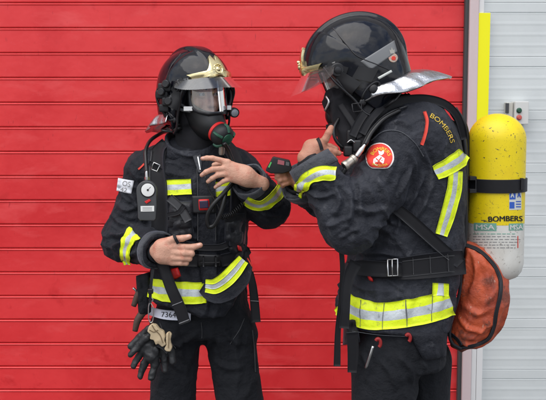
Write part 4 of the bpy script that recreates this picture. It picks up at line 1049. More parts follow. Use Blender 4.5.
# black finger loop held by the pointing hand
fl2 = thing('strap_loop', 'thin black strap pinched under the thumb of the pointing hand', 'strap', P(178, 240, -.24))
strap('webbing', [(173.8, 233.5, -.240), (175.2, 238, -.252), (178.2, 243.6, -.246)], 2.9, None, M['web'], fl2, th=.002, off=0, step=1, Y0=-.24)
# ------------------------------------------------------------------ helmet and mask
HM1, putL, _ = helmet(HL, RL, 'glossy black helmet with smoked raised visor and gold plate on left firefighter', ('', 'visor', .010))
mk, rc, rd_ = mask(HL-.004*A(0, 0, 1), RL*1.13, 'black rubber full face breathing mask with clear lens worn by left firefighter', (.120, .0, -.132), (.75, .05, -.50), ('red', 'dgreen'), (.070, 0, -.102))
# lamp clipped beside the mask
tl_ = thing('helmet_lamp', 'small black clip lamp on the far side of the left firefighter\'s helmet', 'lamp', P(235, 112, -.06))
MB().lathe([(.010, -.03), (.015, -.012), (.017, 0), (.016, .008), (.013, .009)], P(234, 112.5, -.07), (.35, -.9, -.15), 20).build('housing', M['plast'], tl_, 'auto')
MB().lathe([(.0125, 0), (.006, .003)], P(234, 112.5, -.07)+A(.35, -.9, -.15)*.009, (.35, -.9, -.15), 20).build('lens', mat('grey_lamp_lens', (.25, .27, .3), .08), tl_, 'auto')
MB().box(P(227, 110, -.085), P(231.5, 105.5, -.06), .002).build('clip', M['white'], tl_)
MB().tube([P(229, 106, -.06), P(231, 98, -.045), P(230, 90, -.03)], .004, 8, 5).build('arm', M['plastm'], tl_, True)
# clips, cable and connector on the near side of the helmet
hc = thing('radio_headset', 'bulky black ear clip and cable on the near side of left helmet', 'headset', P(166, 97, -.12))
bw_ = None
for (x0, y0, x1, y1, Y) in ((159, 83, 171, 92, -.105), (157, 90, 168, 99, -.10), (163, 97, 174, 106, -.115), (160, 104, 169, 112, -.10)):
    c0 = P(x0, y1, Y+.02); c1 = P(x1, y0, Y-.012); MB().box(c0, c1, .006).build('module', M['plastm'], hc, True)
for (x, y, r) in ((166.5, 84, .013), (162, 92, .012), (169, 101, .014)): MB().lathe([(r, 0), (r, .010), (r*.8, .013), (r*.3, .013)], P(x, y, -.12), (-.3, -1, .05), 18).build('knob', M['plast'], hc, 'auto')
MB().tube([P(160, 86, -.11), P(156.5, 93, -.10), P(158, 103, -.10), (P(163, 112, -.10)), P(170, 120, -.09)], .004, 8, 6).build('cable', M['rubber'], hc, True)
MB().tube([P(170, 96, -.125), P(177, 101, -.125), P(184, 106.5, -.115), P(192, 108.5, -.12)], [.006, .005, .005, .004], 8, 5).build('bridge_strap', M['webg'], hc, True)
MB().box(P(184, 111, -.120), P(192.5, 106.5, -.135), .002).build('metal_clip', M['white'], hc)
MB().tube([P(176, 98, -.125), P(179, 104, -.125), P(176, 108, -.125)], .003, 8, 4).build('hook', M['metal'], hc, True)
for k in range(5): MB().lathe([(.016, 0), (.018, .005), (.016, .010)], P(172+1.2*k, 114-4.2*k*.0+3.5*k, -.08), (.3, -.2, -.9), 16).build('hose_ring', M['rubber'], hc, True)
# ------------------------------------------------------------------ tag, lanyard, gloves and pouches on the hip
tg = strap('name_tag', [(151.5, 311.5), (165, 314), (191, 315)], [8.5, 9.5, 8], btl, mat('lilac_white_tape', (.60, .62, .72), .6), trous, th=.002, off=.012)
text_px('lettering', '7364', (168.5, 314.6), (14.5, .6), (0, 5.2), obj_bvh(tg), M['black'], tg, .0015, bold=.012)
gl = thing('work_gloves', 'pair of black and tan leather gloves hanging from the left firefighter\'s belt', 'gloves', P(152, 330, -.16))
G0 = -.165
def blob(nm, fs, k, mt, par, h=.0035, lumps=.003, pad=.03, sd_=2, pts=None):
    pts = np.array(pts); f0 = union(fs, k); f = lambda p: f0(p)-lumps*(fbm(p*45, sd_, 3)-.5)*2-lumps*1.3*ridge(p*34, sd_+5)
    v, F = nets(f, pts.min(0)-pad, pts.max(0)+pad, h, 1); return obj(nm, v, F, mt, par)
for nm, paths, mt, par in (('black_glove', [([(152, 332), (149, 343), (152, 356)], .018, .024), ([(148, 329), (139, 338), (130.5, 346.5)], .0115, .0088), ([(147, 338), (138, 347), (130.5, 354.5)], .0115, .0088), ([(146, 346), (139, 356), (133.5, 366)], .0115, .0088), ([(149, 352), (144, 364), (140, 376)], .0115, .0088), ([(156, 350), (155, 364), (151, 378)], .0125, .009), ([(160, 345), (164, 357), (165, 370)], .0125, .009), ([(163, 342), (171, 352), (173, 362)], .011, .008)], 'glove', 0),):
    fs = []; ps = []
    for pts, ra, rb in paths:
        n = len(pts); q = [P(x, y, G0-.02*par+.010*(i % 2)-.006*(len(fs) % 3)) for i, (x, y) in enumerate(pts)]; ps += q
        fs.append((chain(q, list(np.linspace(ra, rb, n)), .01), .003))
    if par: fs = [(a, .009) for a, b in fs]
    fs[0] = fs[0][0]; blob(nm, fs, .01, M[mt], gl, .0026, .0022+.0014*par, .045, 3+par, ps)
tgm = lambda o: obj_bvh(o)
t1 = slab('tan_palm', [(149.5, 325), (153, 322.5), (157, 323.5), (160, 327.5), (164.5, 330), (166, 335), (165, 339), (167, 343), (163, 345.5), (159, 342), (156.5, 343.5), (154.5, 338.5), (150.5, 337.5), (151.5, 333), (148, 330)], G0-.018, .024, M['tan'], gl, .0095)
t2 = slab('tan_finger', [(166.5, 332.5), (169.5, 330.5), (172.5, 333), (171, 338), (171.5, 342), (173, 346), (171, 350.5), (167, 350), (164.5, 348), (166.8, 343.5), (166.3, 338)], G0-.022, .020, M['tan'], gl, .0085)
for o_, pts in ((t1, [(152, 325), (155, 330), (160, 335), (163, 343)]), (t1, [(149.5, 330), (154, 332), (158, 330)]), (t2, [(169, 332.5), (168.8, 340), (168.5, 348)])): strap('seam', pts, .8, obj_bvh(o_), mat('brown_stitching', (.16, .11, .06), .8), o_, th=.0012, off=.0004, step=1)
strap('wrist_strap', [(157, 344), (163, 347), (168, 352)], 4, None, M['web'], gl, th=.006, off=0, Y0=G0-.03, step=1.5)
ly = thing('lanyard', 'black webbing lanyard with steel snap hook holding the gloves', 'lanyard', P(151, 290, -.19))
strap('webbing', [(153, 268, -.18), (151.5, 280, -.188), (150.5, 292, -.19), (150, 303, -.19)], [3.5, 3, 3, 2.6], None, M['web'], ly, th=.004, off=0, Y0=-.19, step=2)
MB().box(P(147.8, 294, -.196), P(153.5, 288.5, -.184), .003).build('slider', M['plast'], ly)
MB().tube([P(149.5, 303, -.19), P(148.6, 308, -.19), P(148.6, 318, -.19), P(150.5, 322.5, -.19), P(153, 320, -.19), P(153.4, 309, -.19), P(151, 303.5, -.19), P(149.5, 303, -.19)], .0019, 8, 6).build('snap_hook', M['metal'], ly, True)
MB().tube([P(151, 302, -.19), P(149, 300, -.19), P(151, 297.5, -.19), P(153, 300, -.19), P(151, 302, -.19)], .0018, 8, 4).build('ring', M['metal'], ly, True)
tp = thing('tool_pouch', 'dark pouch with worn brown tool handles on the left firefighter\'s far hip', 'tool pouch', P(140, 300, -.02))
puff('pouch', [(136, 276), (150, 272), (151, 312), (139, 318)], None, M['trous'], tp, .03, 14, 12, Y0=-.05, ex=4, seed=4, amp=.3)
for (a_, b_) in (((146, 285), (133.5, 306)), ((143, 312), (135, 331))):
    MB().tube([P(*a_, -.05), P((a_[0]+b_[0])/2-1.5, (a_[1]+b_[1])/2-1, -.055), P(*b_, -.055)], [.013, .012, .009], 10, 5).build('tool_handle', mat('worn_brown_grip', (.07, .045, .035), .6, bump=[(90, .4, .003)]), tp, True)
MB().tube([P(133, 288, -.06), P(135.5, 290, -.06), P(137, 293, -.055)], .004, 8, 4).build('metal_ring', M['metal'], tp, True)
# ================================================================== firefighter on the right, seen from the side and a little from behind
YR = -.2
HR = P(355, 75, -.26); RRm = rot(R_(182), R_(21), 0)*.965
PR = thing('person', 'firefighter on the right in profile with yellow air cylinder, holding a dark device out front', 'person', (P(405, 300, YR)[0], YR, 0))
def rowR(py, a, b, hb, cy=0.0):
    p0, p1 = P(a, py, YR), P(b, py, YR); return (p0[2], (p0[0]+p1[0])/2, YR+cy, (p1[0]-p0[0])/2, hb)
SS, SE, SW = P(408, 143, -.33), P(350, 226, -.43), P(310, 159, -.40)      # near arm
FS, FE, FW = P(392, 148, -.04), P(335, 205, -.02), P(297, 181, -.20)      # far arm
v = xf(hv, HR, RRm)
# raised near hand, index finger up
Yb = -.41; pal = [(rcone(P(306, 158, Yb), P(318, 146, Yb), .026, .021), 0), (rcone(P(310, 146, Yb+.01), P(322, 147, Yb), .019, .015), .02), (rcone(P(313, 158, Yb-.002), P(325, 155, Yb), .020, .014), .02)]; pq = [P(304, 160, Yb)]
for pts, rs in (([(320, 147, -.004), (325.3, 139.5, -.012), (328.6, 133, -.012), (331.0, 127.8, -.008)], [.0125, .0112, .0105, .0086]),
                ([(322, 149, .004), (330, 150.2, -.004), (335, 151.8, -.002), (339, 153.3, .004)], [.0115, .0102, .0095, .0080]),
                ([(322, 153, .004), (329.5, 155.3, -.004), (333, 157.8, -.002), (335.8, 160.2, .004)], [.0110, .0098, .0090, .0076]),
                ([(321, 156, .004), (326.5, 159.5, -.002), (329.2, 162.5, .0), (330.8, 165, .006)], [.0100, .0086, .0078, .0066]),
                ([(313, 152, .025), (322, 146, .040), (330, 147, .045), (336, 149, .042)], [.0170, .0125, .0105, .0085])):
    g_, q = fing(pts, rs, Yb); pal.append((g_, .006)); pq += q
nh = hand_mesh(pal, pq, .0018, .03)
# far hand round the device
Yb = -.20; pal = [(rcone(P(300, 184, Yb+.01), P(288, 175, Yb+.012), .024, .019), 0)]; pq = [P(300, 184, Yb)]
for pts, rs in (([(288, 172, .0), (284, 169.2, -.022), (279, 169.8, -.034), (276.5, 172.8, -.032)], [.0115, .0105, .0098, .008]),
                ([(289, 175.5, .0), (283.5, 174.3, -.024), (278.5, 175.2, -.032), (276.8, 178, -.026)], [.0115, .0105, .0098, .008]),
                ([(290, 179, .0), (285, 178.9, -.024), (280.5, 180, -.030), (279.5, 182.5, -.024)], [.0110, .0098, .0090, .0075]),
                ([(291, 182, .0), (287, 183, -.020), (283.5, 184.3, -.024), (282.8, 186.2, -.018)], [.0100, .0088, .0080, .0068]),
                ([(292, 175, .010), (287, 169, .018), (281, 166, .018), (276, 164.5, .014)], [.015, .012, .0105, .0085])):
    g_, q = fing(pts, rs, Yb); pal.append((g_, .006)); pq += q
fh = hand_mesh(pal, pq, .0018, .03)
kA, kB = A(P(383, 352, YR)[0]-.01, YR-.10, .50), A(P(425, 352, YR)[0]+.0, YR+.09, .50)
fA, fB = kA+A(.02, -.01, -.43), kB+A(.05, .01, -.43)
bod = union([loft([rowR(150, 385, 440, .12), rowR(200, 375, 448, .12), rowR(260, 365, 445, .11), rowR(345, 370, 440, .11)]),
             (rcone(P(378, 98, -.24), P(400, 135, YR), .055, .07), .03), (rcone(SS, SE, .05, .042), .03), (rcone(SE, P(306, 158, -.41), .040, .026), .02), (rcone(FS, FE, .05, .042), .03), (rcone(FE, P(299, 183, -.19), .040, .024), .02),
             (rcone(P(398, 345, YR-.09), kA, .070, .055), .03), (rcone(kA, fA, .052, .04), .02), (rcone(P(415, 345, YR+.09), kB, .070, .055), .03), (rcone(kB, fB, .052, .04), .02)])
lo_ = (-.02, -.55, .03); bv_, bF = nets(bod, lo_, (.66, .12, 1.75), .012, 1)
vv, F = join([(v, hF), (bv_, bF), nh, fh]); bodyR = obj('body', vv, F, M['skin2'], PR); eyes(bodyR, HR, RRm)
# trousers and boots
trf = union([loft([rowR(362, 352, 443, .19), rowR(340, 352, 444, .19), rowR(300, 356, 448, .18), rowR(280, 358, 446, .17)]),
             (rcone(P(385, 362, YR-.09), kA, .105, .088), .03), (rcone(kA, fA+A(0, 0, .04), .086, .085), .03), (rcone(P(420, 362, YR+.08), kB, .105, .088), .03), (rcone(kB, fB+A(0, 0, .04), .086, .085), .03)])
trf = cut(trf, plane((0, 0, .09), (0, 0, 1)), .01)
trr, rv, rF, btr = garment('trousers', trf, (.08, -.50, .06), (.70, .12, 1.02), .007, M['trous'], PR, [([(362, 352), (368, 365), (366, 380)], .009, .010), ([(398, 356), (410, 368), (412, 384)], .009, .011), ([(430, 352), (425, 366), (432, 380)], .009, .010), ([(378, 360), (390, 372), (395, 388)], .008, .009)],
                          [(stretch((.2, 0, 1), 6, 15), .009, 13), (np.eye(3)*28, .003, 14)])
for c in (fA, fB):
    bf = union([(rcone(c+A(.03, 0, .20), c+A(.02, 0, .02), .060, .055)), (rcone(c+A(.02, 0, -.025), c+A(-.15, 0, -.030), .046, .042), .04)]); bf = cut(bf, plane((0, 0, .022), (0, 0, 1)), .004)
    v, F = nets(bf, c+A(-.24, -.1, -.07), c+A(.12, .1, .28), .006, 2); b = obj('boot', v, F, M['rubber'], PR)
    sf = inter(rcone(c+A(.02, 0, -.045), c+A(-.15, 0, -.045), .052, .048), box(c+A(-.05, 0, -.057), (.3, .2, .013), .002), .003); v, F = nets(sf, c+A(-.24, -.1, -.09), c+A(.12, .1, -.02), .006, 1); obj('sole', v, F, M['plastm'], b)
# coat
torsoR = union([loft([rowR(352, 343, 445, .20), rowR(330, 338, 447, .20), rowR(300, 337, 451, .195), rowR(272, 345, 458, .175), rowR(250, 349, 461, .175), rowR(220, 352, 462, .185), rowR(180, 358, 463, .19), rowR(150, 362, 461, .19), rowR(130, 366, 456, .175), rowR(115, 374, 446, .145), rowR(103, 386, 432, .10)]),
                (rcone(P(405, 112, YR-.02), P(418, 128, -.29), .06, .085), .05), (rcone(P(405, 112, YR+.02), P(412, 130, -.10), .06, .085), .05)])
armN = union([rcone(SS, SE, .094, .070), (rcone(SE, SW, .070, .061), .025)]); armF = union([rcone(FS, FE, .085, .070), (rcone(FE, FW, .070, .058), .02)])
def wcut2(Wd, E, r0=.044, r1=.056): d = (Wd-E)/np.linalg.norm(Wd-E); return plane(Wd-d*.002, -d), rcone(Wd-d*.06, Wd+d*.1, r0, r1)
pn, hn = wcut2(SW, SE, .046, .058); pf, hf2 = wcut2(FW, FE)
hemR = plane(P(345, 331, -.38), A(.06, 0, 1))
def coatR_f(p):
    d = smin(torsoR(p), -smin(-armF(p), pf(p), .004), .03); d = smin(d, -smin(-armN(p), pn(p), .004), .028)
    d = -smin(-d, hn(p), .004); d = -smin(-d, hf2(p), .004); return -smin(-d, hemR(p), .006)
fr = [([(302, 205), (316, 214), (334, 212)], .013, .009), ([(306, 190), (320, 197), (338, 192)], .010, .008), ([(314, 222), (330, 226), (350, 218)], .012, .009), ([(322, 236), (340, 238), (358, 228)], .010, .008), ([(300, 212), (310, 224), (318, 234)], .009, .008),
      ([(352, 205), (366, 212), (384, 208)], .011, .010), ([(350, 192), (352, 210), (346, 228)], .011, .009), ([(362, 186), (360, 204), (366, 222)], .009, .010), ([(375, 175), (384, 192), (386, 214)], .008, .012), ([(335, 186), (340, 200), (336, 214)], .012, .008),
      ([(398, 196), (404, 182), (412, 168)], .012, .008), ([(404, 214), (414, 196), (424, 174)], .014, .009), ([(412, 222), (424, 204), (432, 184)], .011, .008), ([(396, 208), (400, 220), (396, 236)], .010, .010), ([(372, 226), (392, 222), (408, 228)], .012, .009),
      ([(350, 240), (370, 244), (392, 238)], .012, .009), ([(356, 254), (378, 252), (400, 256)], .009, .008), ([(420, 146), (428, 164), (432, 182)], .009, .009), ([(408, 150), (416, 168), (414, 186)], .007, .010), ([(384, 128), (400, 122), (416, 130)], .006, .012),
      ([(344, 310), (350, 328), (348, 345)], .010, .010), ([(378, 290), (382, 318), (378, 344)], .007, .014), ([(410, 290), (406, 318), (412, 344)], .007, .014), ([(440, 290), (436, 312), (440, 340)], .007, .012), ([(292, 178), (304, 186), (318, 184)], .009, .008), ([(396, 150), (392, 168), (384, 184)], .006, .010)]
coatR, rcv, rcF, bcR = garment('coat', coatR_f, (.02, -.60, .84), (.66, .12, 1.68), .0043, M['coat2'], PR, fr, [(stretch(SE-SS, 26, 9), .009, 25), (stretch((.5, 0, 1), 8, 19), .008, 26), (stretch((1, .3, .3), 14, 34), .004, 28)])
tvv, tFF = nets(torsoR, (.15, -.46, .80), (.68, .10, 1.68), .008, 1); btR = bvh(tvv, tFF)
sv, sF = nets(coatR_f, (.02, -.60, .84), (.66, .12, 1.68), .009, 1)
dN = (SW-SE)/np.linalg.norm(SW-SE); dF = (FW-FE)/np.linalg.norm(FW-FE)
for Wd, d in ((SW, dN), (FW, dF)): MB().lathe([(.044, -.06), (.042, .004), (.037, .010), (.034, .008), (.034, -.06)], Wd, d, 28).build('inner_cuff', M['knit'], coatR, True)
band('cuff_trim', SW, dN, [-.046, -.002], bcR, coatR, [M['cuff']], rout=.12, rmax=.085, off=.003)
band('cuff_trim', FW, dF, [-.040, -.002], bcR, coatR, [M['cuff']], rout=.085, off=.0025)
triband('reflective_band', [(296.5, 196), (300, 188.5), (306, 181), (314, 176), (324, 173), (335, 174)], [11, 13, 13.5, 13.5, 13.5, 12], bcR, coatR, .0062)
# hem band all round the trunk
cR = A(P(398, 307, YR)[0], YR, P(398, 307, YR)[2])
triband('reflective_band', [(343, 302), (348, 307), (355, 311), (368, 315), (385, 316), (405, 313.5), (428, 309), (450, 302)], [24, 26, 27, 27, 27, 27, 27, 26], bcR, coatR, .005)
for x, y in ((362, 313.5), (383, 316), (407, 313), (431, 308)): strap('band_seam', [(x, y-13), (x-.5, y), (x-.5, y+13)], .45, bcR, M['gplast'], coatR, th=.001, off=.0072, step=2)
def tri(nm, pts, w, bv, par, off): return triband(nm, pts, w, bv, par, off)
tri('reflective_band', [(439.5, 283), (439, 296)], 15.5, bcR, coatR, .006)
# back yoke bands
tri('reflective_band', [(434.5, 172.5), (446, 167), (457, 160), (463, 154)], [15, 16, 17, 15], bcR, coatR, .006)
tri('reflective_band', [(454.5, 171), (453, 190), (447, 214), (440.5, 235)], [13, 14, 13.5, 12], bcR, coatR, .0045)
arc_text_px('lettering', 'BOMBERS', (411.5, 153), 42.5, 63, 14, 4.6, bcR, mat('faded_yellow_print', (.62, .42, .05), .75), coatR, .004)
strap('piping', [(424, 112), (426.5, 122), (424.5, 135), (421, 145)], 2.6, bcR, M['redf'], coatR, th=.003, off=.003, step=1.5)
for pts in ([(372, 141), (384, 132), (400, 132), (414, 142), (424, 156)],): strap('seam', pts, .8, bcR, M['cuff'], coatR, th=.001, off=.0025, step=2)

for pts in ([(352, 331), (380, 335), (410, 336), (442, 334)], [(352, 333.5), (380, 337.5), (410, 338.5)]): strap('seam', pts, .6, bcR, M['cuff'], coatR, th=.0008, off=.002, step=2)
# round arm badge
def badge(nm, cx, cy, r, bv, mt, par, off, th, sq=None, n=32):
    rings = 6; G = []; F = []; N = n
    base = []
    for k in range(rings+1):
        for i in range(n):
            a = 2*math.pi*i/n; x = r*k/rings*math.cos(a); y = r*k/rings*math.sin(a)
            if sq is not None: y = min(y, sq*r)
            base.append((cx+x, cy+y))
    out = []
    for x, y in base:
        d = ray(x, y); h = cast(bv, CAM, d); nn = h[1] if h else -d
        if nn@d > 0: nn = -nn
        out.append((h[0] if h else P(x, y, -.4))+nn*(off+th))
    low = [];
    for i in range(n): x, y = base[rings*n+i]; d = ray(x, y); h = cast(bv, CAM, d); low.append((h[0] if h else P(x, y, -.4))-(-d)*0+d*.002)
    F = [(k*n+i, k*n+(i+1) % n, (k+1)*n+(i+1) % n, (k+1)*n+i) for k in range(rings) for i in range(n)]+[(rings*n+i, rings*n+(i+1) % n, (rings+1)*n+(i+1) % n, (rings+1)*n+i) for i in range(n)]
    return obj(nm, out+low, F, mt, par, True)
bd = badge('arm_badge', 380, 157.2, 14.2, bcR, M['whitet'], coatR, .001, .001, .80)
bd2 = badge('badge_field', 380, 157.2, 13.0, bcR, mat('badge_red', (.70, .045, .03), .7, bump=[(600, .4, .0008)]), bd, .0025, .001, .78)
bvb = obj_bvh(bd2)
arc_text_px('lettering', 'BOMBERS', (380.6, 158.0), 9.4, 158, 14, 3.6, bvb, M['yelt'], bd, .0016, bold=.025)
arc_text_px('lettering', 'BARCELONA', (380.2, 150.5), 15.0, 240, 298, 2.3, bvb, M['yelt'], bd, .0016, bold=.02, flip=-1)
def polypx(nm, pts, bv, mt, par, off):
    c = np.mean(pts, 0); v2 = [tuple(c)]+list(pts); n = len(pts); return project_px(nm, v2, [(0, 1+i, 1+(i+1) % n) for i in range(n)], bv, mt, par, off)
polypx('badge_emblem', [(373.5, 159), (379.5, 154.8), (384.6, 158.4), (383.6, 163.2), (376.4, 165.8), (373.0, 163.2)], bvb, M['whitet'], bd, .0014)
polypx('badge_emblem', [(379.0, 154.2), (378.2, 150.4), (381.2, 151.6), (383.8, 149.8), (384.0, 153.2), (381.6, 155.4)], bvb, M['whitet'], bd, .0014)
for a_, b_ in (((376, 158.5), (381.5, 163.5)), ((381.5, 157.5), (376.5, 164.2))): strap('emblem_line', [a_, b_], .7, bvb, M['redf'], bd, th=.0006, off=.0020, step=1)
# hood, collar
v, F = nets(cut(cut(union([ell((-.02, 0, -.01), (.108, .092, .118)), (rcone((-.01, 0, -.06), (-.045, 0, -.20), .080, .088), .03)]), ell((.08, 0, -.01), (.10, .062, .080)), .006), ell((0, 0, .02), (.09, .075, .10)), .003), (-.16, -.12, -.30), (.12, .12, .05), .005, 1)
v = xf(v, HR, RRm); N = normals(v, F); v = v+N*(.006*(ridge(v@stretch((0, 0, 1), 22, 12).T, 5)-.4))[:, None]; obj('fire_hood', v, F, M['knit'], PR)
cf = rcone(P(384, 106, -.22), P(396, 122, -.21), .082, .10); cf = cut(cf, rcone(P(374, 85, -.23), P(396, 122, -.21), .068, .085), .004)
garment('collar', cf, (.16, -.36, 1.40), (.55, -.02, 1.74), .005, M['coat'], PR, [], [(np.eye(3)*25, .006, 4)])
# ------------------------------------------------------------------ harness with the air cylinder
BA = thing('breathing_apparatus', 'big worn yellow and white air cylinder on a black back harness', 'air cylinder', P(496, 200, -.12))
YC = -.13
ct, cb_ = P(497.5, 113.5, YC), P(494.5, 268, YC); ax_ = ct-cb_; LC = np.linalg.norm(ax_); ax_ /= LC
pxs = abs(P(1, 0, YC)[0]-P(0, 0, YC)[0]); rC = 29.0*pxs
def cprof(z): return rC
split = (P(496, 222, YC)-cb_)@ax_
top = [(rC*math.cos(a), LC-rC*.92+rC*.92*math.sin(a)) for a in np.linspace(0, math.pi/2-.10, 14)]
def ringlathe(prof, mt, nm, par): return MB().lathe(prof, cb_, ax_, 64).build(nm, mt, par, 'auto')
cy = ringlathe([(rC, split+.0005)]+[(rC, split+(LC-rC*.92-split)*k/8) for k in range(1, 9)]+top[1:], M['cyl'], 'cylinder', BA)
ringlathe([(rC*.55, -.035), (rC*.8, -.024), (rC*.94, -.006), (rC, .02)]+[(rC, .02+(split-.02)*k/8) for k in range(1, 9)], M['cylw'], 'cylinder_foot', cy)
MB().lathe([(.020, -.10), (.020, -.05), (.032, -.045), (.032, -.035)], cb_, ax_, 24).build('valve', M['brass'], cy, 'auto')
def cyl_pt(x, y, off=0):     # pixel -> front of the cylinder
    d = ray(x, y); o = CAM-cb_; dd = d-ax_*(d@ax_); oo = o-ax_*(o@ax_); a = dd@dd; b = 2*dd@oo; c = oo@oo-(rC+off)**2; D = b*b-4*a*c
    if D < 0: D = 0
    return CAM+d*((-b-math.sqrt(D))/(2*a))
cyv = [cb_+ax_*h+rC*1.0*(math.cos(t)*A(1, 0, 0)+math.sin(t)*np.cross(ax_, (1, 0, 0))) for h in (0, LC*.5, LC) for t in np.linspace(0, 2*math.pi, 129)[:-1]]
bcy = bvh(np.array(cyv), np.array([(i*128+k, i*128+(k+1) % 128, (i+1)*128+(k+1) % 128, (i+1)*128+k) for i in range(2) for k in range(128)]))
def cylsheet(nm, x0, y0, x1, y1, mt, par, off, n=16, tilt=0):
    xs = np.linspace(x0, x1, n); ys = np.linspace(y0, y1, 6); v = [cyl_pt(x, y+tilt*(x-x0), off) for y in ys for x in xs]
    return obj(nm, v, [(i*n+k, (i+1)*n+k, (i+1)*n+k+1, i*n+k+1) for i in range(5) for k in range(n-1)], mt, par, True)
def cyltext(t, c, ux, uy, mt, par, off=.003, bold=.01, cu=0):
    v, f, s = text_mesh(t, bold); V = []; F_ = []
    for q_, (sx, sy) in enumerate(((-.28, 0), (.28, .1), (0, -.2))): F_ += [tuple(i+len(V) for i in g) for g in f]; V += [cyl_pt(c[0]+sx+a*ux[0]-b*uy[0], c[1]+sy+a*ux[1]-b*uy[1]-cu*(4*a*a), off+.0003*q_) for a, b in v]
    return obj('lettering', V, F_, mt, par, False)
cyltext('BOMBERS', (505.5, 218.6), (34, -.6), (0, 5.2), M['black'], cy, .0015, .010, -.4)
cylsheet('blue_sticker', 509.2, 189.6, 521.5, 210, M['paper'], cy, .0006, tilt=-.03); bs = cylsheet('blue_sticker', 509.6, 190.2, 515.6, 199.5, M['blue'], cy, .0012, tilt=-.03)
cylsheet('blue_sticker', 509.6, 202, 514.5, 208.5, M['blue'], cy, .0012); cyltext('A', (512.4, 195), (3.4, 0), (0, 5), M['paper'], bs, .0018, .03); cyltext('A', (519.2, 194.8), (3.2, 0), (0, 5), M['blue'], bs, .0018, .03)
for y in (201, 203.6, 206.2): cylsheet('print_line', 516, y, 521, y+1.1, M['blue'], cy, .0012)
ms = cylsheet('green_sticker', 473.8, 222.8, 496.5, 230.6, M['green'], cy, .0006, tilt=.02); cyltext('MSA', (485.2, 227.2), (18.5, .3), (0, 5.0), M['paper'], ms, .0014, .02)
ms = cylsheet('green_sticker', 508.8, 223.6, 523.2, 230.6, M['green'], cy, .0006, tilt=-.03); cyltext('MSA', (516.5, 227.2), (12.5, -.4), (0, 4.8), M['paper'], ms, .0014, .03)
r_ = random.Random(3)
for k, y in enumerate((233.5, 236.2, 239, 241.8, 244.6, 247.4)):
    x = 473.0
    while x < 516:
        w__ = r_.uniform(1.2, 5); cylsheet('print_line', x, y, min(x+w__, 520), y+.75, M['grey'] if k else M['green'], ms, .0006, 4, .01); x += w__+r_.uniform(.8, 1.6)
cylsheet('red_print', 517.5, 236, 518.4, 248, M['redf'], cy, .0007, 4)
# retaining band with buckle
yb0, yb1 = 177.5, 190.8; hb = (P(496, yb1, YC)-cb_)@ax_, (P(496, yb0, YC)-cb_)@ax_
MB().lathe([(rC+.0005, hb[0]), (rC+.006, hb[0]+.001), (rC+.006, hb[1]-.001), (rC+.0005, hb[1])], cb_, ax_, 64).build('retaining_band', M['web'], BA, 'auto')
bk = MB(); 
for (x0, y0, x1, y1) in ((466.5, 176.5, 476.5, 179), (466.5, 189, 476.5, 191.5), (466.5, 176.5, 468.5, 191.5), (474.5, 176.5, 476.5, 191.5), ):
    a_, b_ = cyl_pt(x0, y1, .008), cyl_pt(x1, y0, .008); bk.box(np.minimum(a_, b_)-A(0, .004, 0), np.maximum(a_, b_)+A(0, .004, 0), .0012)
bk.build('band_buckle', M['plastm'], BA)
a_, b_ = cyl_pt(520.5, 190, .008), cyl_pt(523, 178, .008); MB().box(np.minimum(a_, b_)-A(0, .004, 0), np.maximum(a_, b_)+A(0, .004, 0), .0012).build('band_keeper', M['plastm'], BA)
# back plate between the coat and the cylinder
slab('back_plate', [(440, 118), (447, 122), (452, 150), (453, 200), (453, 250), (449, 256), (446, 200), (445, 150)], -.02, .20, M['plastm'], BA, .006)
MB().tube([P(452, 112, -.23), P(461, 128, -.22), P(465, 150, -.22), (P(465.5, 200, -.22)), P(465, 235, -.22), P(462, 258, -.22)], .0085, 10, 8).build('frame_tube', M['plast'], BA, True)
MB().tube([P(455, 108, -.14), P(466, 128, -.14), P(468, 160, -.14), P(467, 205, -.15), P(463, 240, -.2)], .007, 10, 8).build('frame_tube', M['rubber'], BA, True)
# shoulder strap over the near shoulder, waist belt, diagonal strap
strap('shoulder_strap', [(356, 158, -.385), (360, 142, -.375), (369, 124, -.35), (383, 109, -.33), (402, 101, -.32), (424, 99, -.31), (444, 104, -.30), (457, 117, -.28), (463, 138, -.26)], [8, 8.5, 9, 9.5, 9.5, 9, 8, 7, 6], btR, M['web'], BA, th=.014, off=0)
strap('strap_edge', [(357, 160, -.395), (364, 140, -.39), (373, 126, -.375), (388, 113, -.355), (406, 106, -.345)], 1.1, btR, M['webg'], BA, th=.002, off=.008)
strap('shoulder_strap', [(395, 206), (408, 217), (424, 232), (440, 248), (457, 264)], [11, 11.5, 11.5, 11, 11], btR, M['web'], BA, th=.005, off=.012)
strap('strap_edge', [(400, 216.5), (420, 235), (446, 260)], .8, btR, M['webg'], BA, th=.001, off=.019)
wb = strap('waist_belt', [(372, 268.5), (398, 268), (425, 265), (448, 262), (461, 260)], [17, 21, 24, 25, 24], btR, M['web'], BA, th=.008, off=.010)
for x_ in (412, 428, 444): strap('stitching', [(x_, 257-.12*(x_-412)), (x_+.5, 274-.1*(x_-412))], .6, btR, M['webg'], wb, th=.001, off=.019, step=2)
for o_ in (-8, 8): strap('stitching', [(402, 268+o_), (425, 265+o_), (452, 261.5+o_)], .6, btR, M['webg'], wb, th=.001, off=.019, step=3)
strap('waist_belt', [(354, 269.5), (364, 268), (380, 268), (402, 268)], [12, 16, 16, 14], btR, M['web'], BA, th=.008, off=.020)
m = MB(); 
def rect_loop(pts, r, bv, off):
    q = []
    for x, y in pts: d = ray(x, y); h = cast(bv, CAM, d); q.append(h[0]-d*off)
    return q
m.tube(rect_loop([(387.5, 259.5), (397.5, 259), (398, 275.5), (388, 276), (387.5, 259.5)], 0, btR, .034), .0026, 8, 1); m.tube(rect_loop([(392, 259.3), (392.5, 275.6)], 0, btR, .034), .0022, 8, 0); m.build('belt_buckle', M['metal'], BA, True)
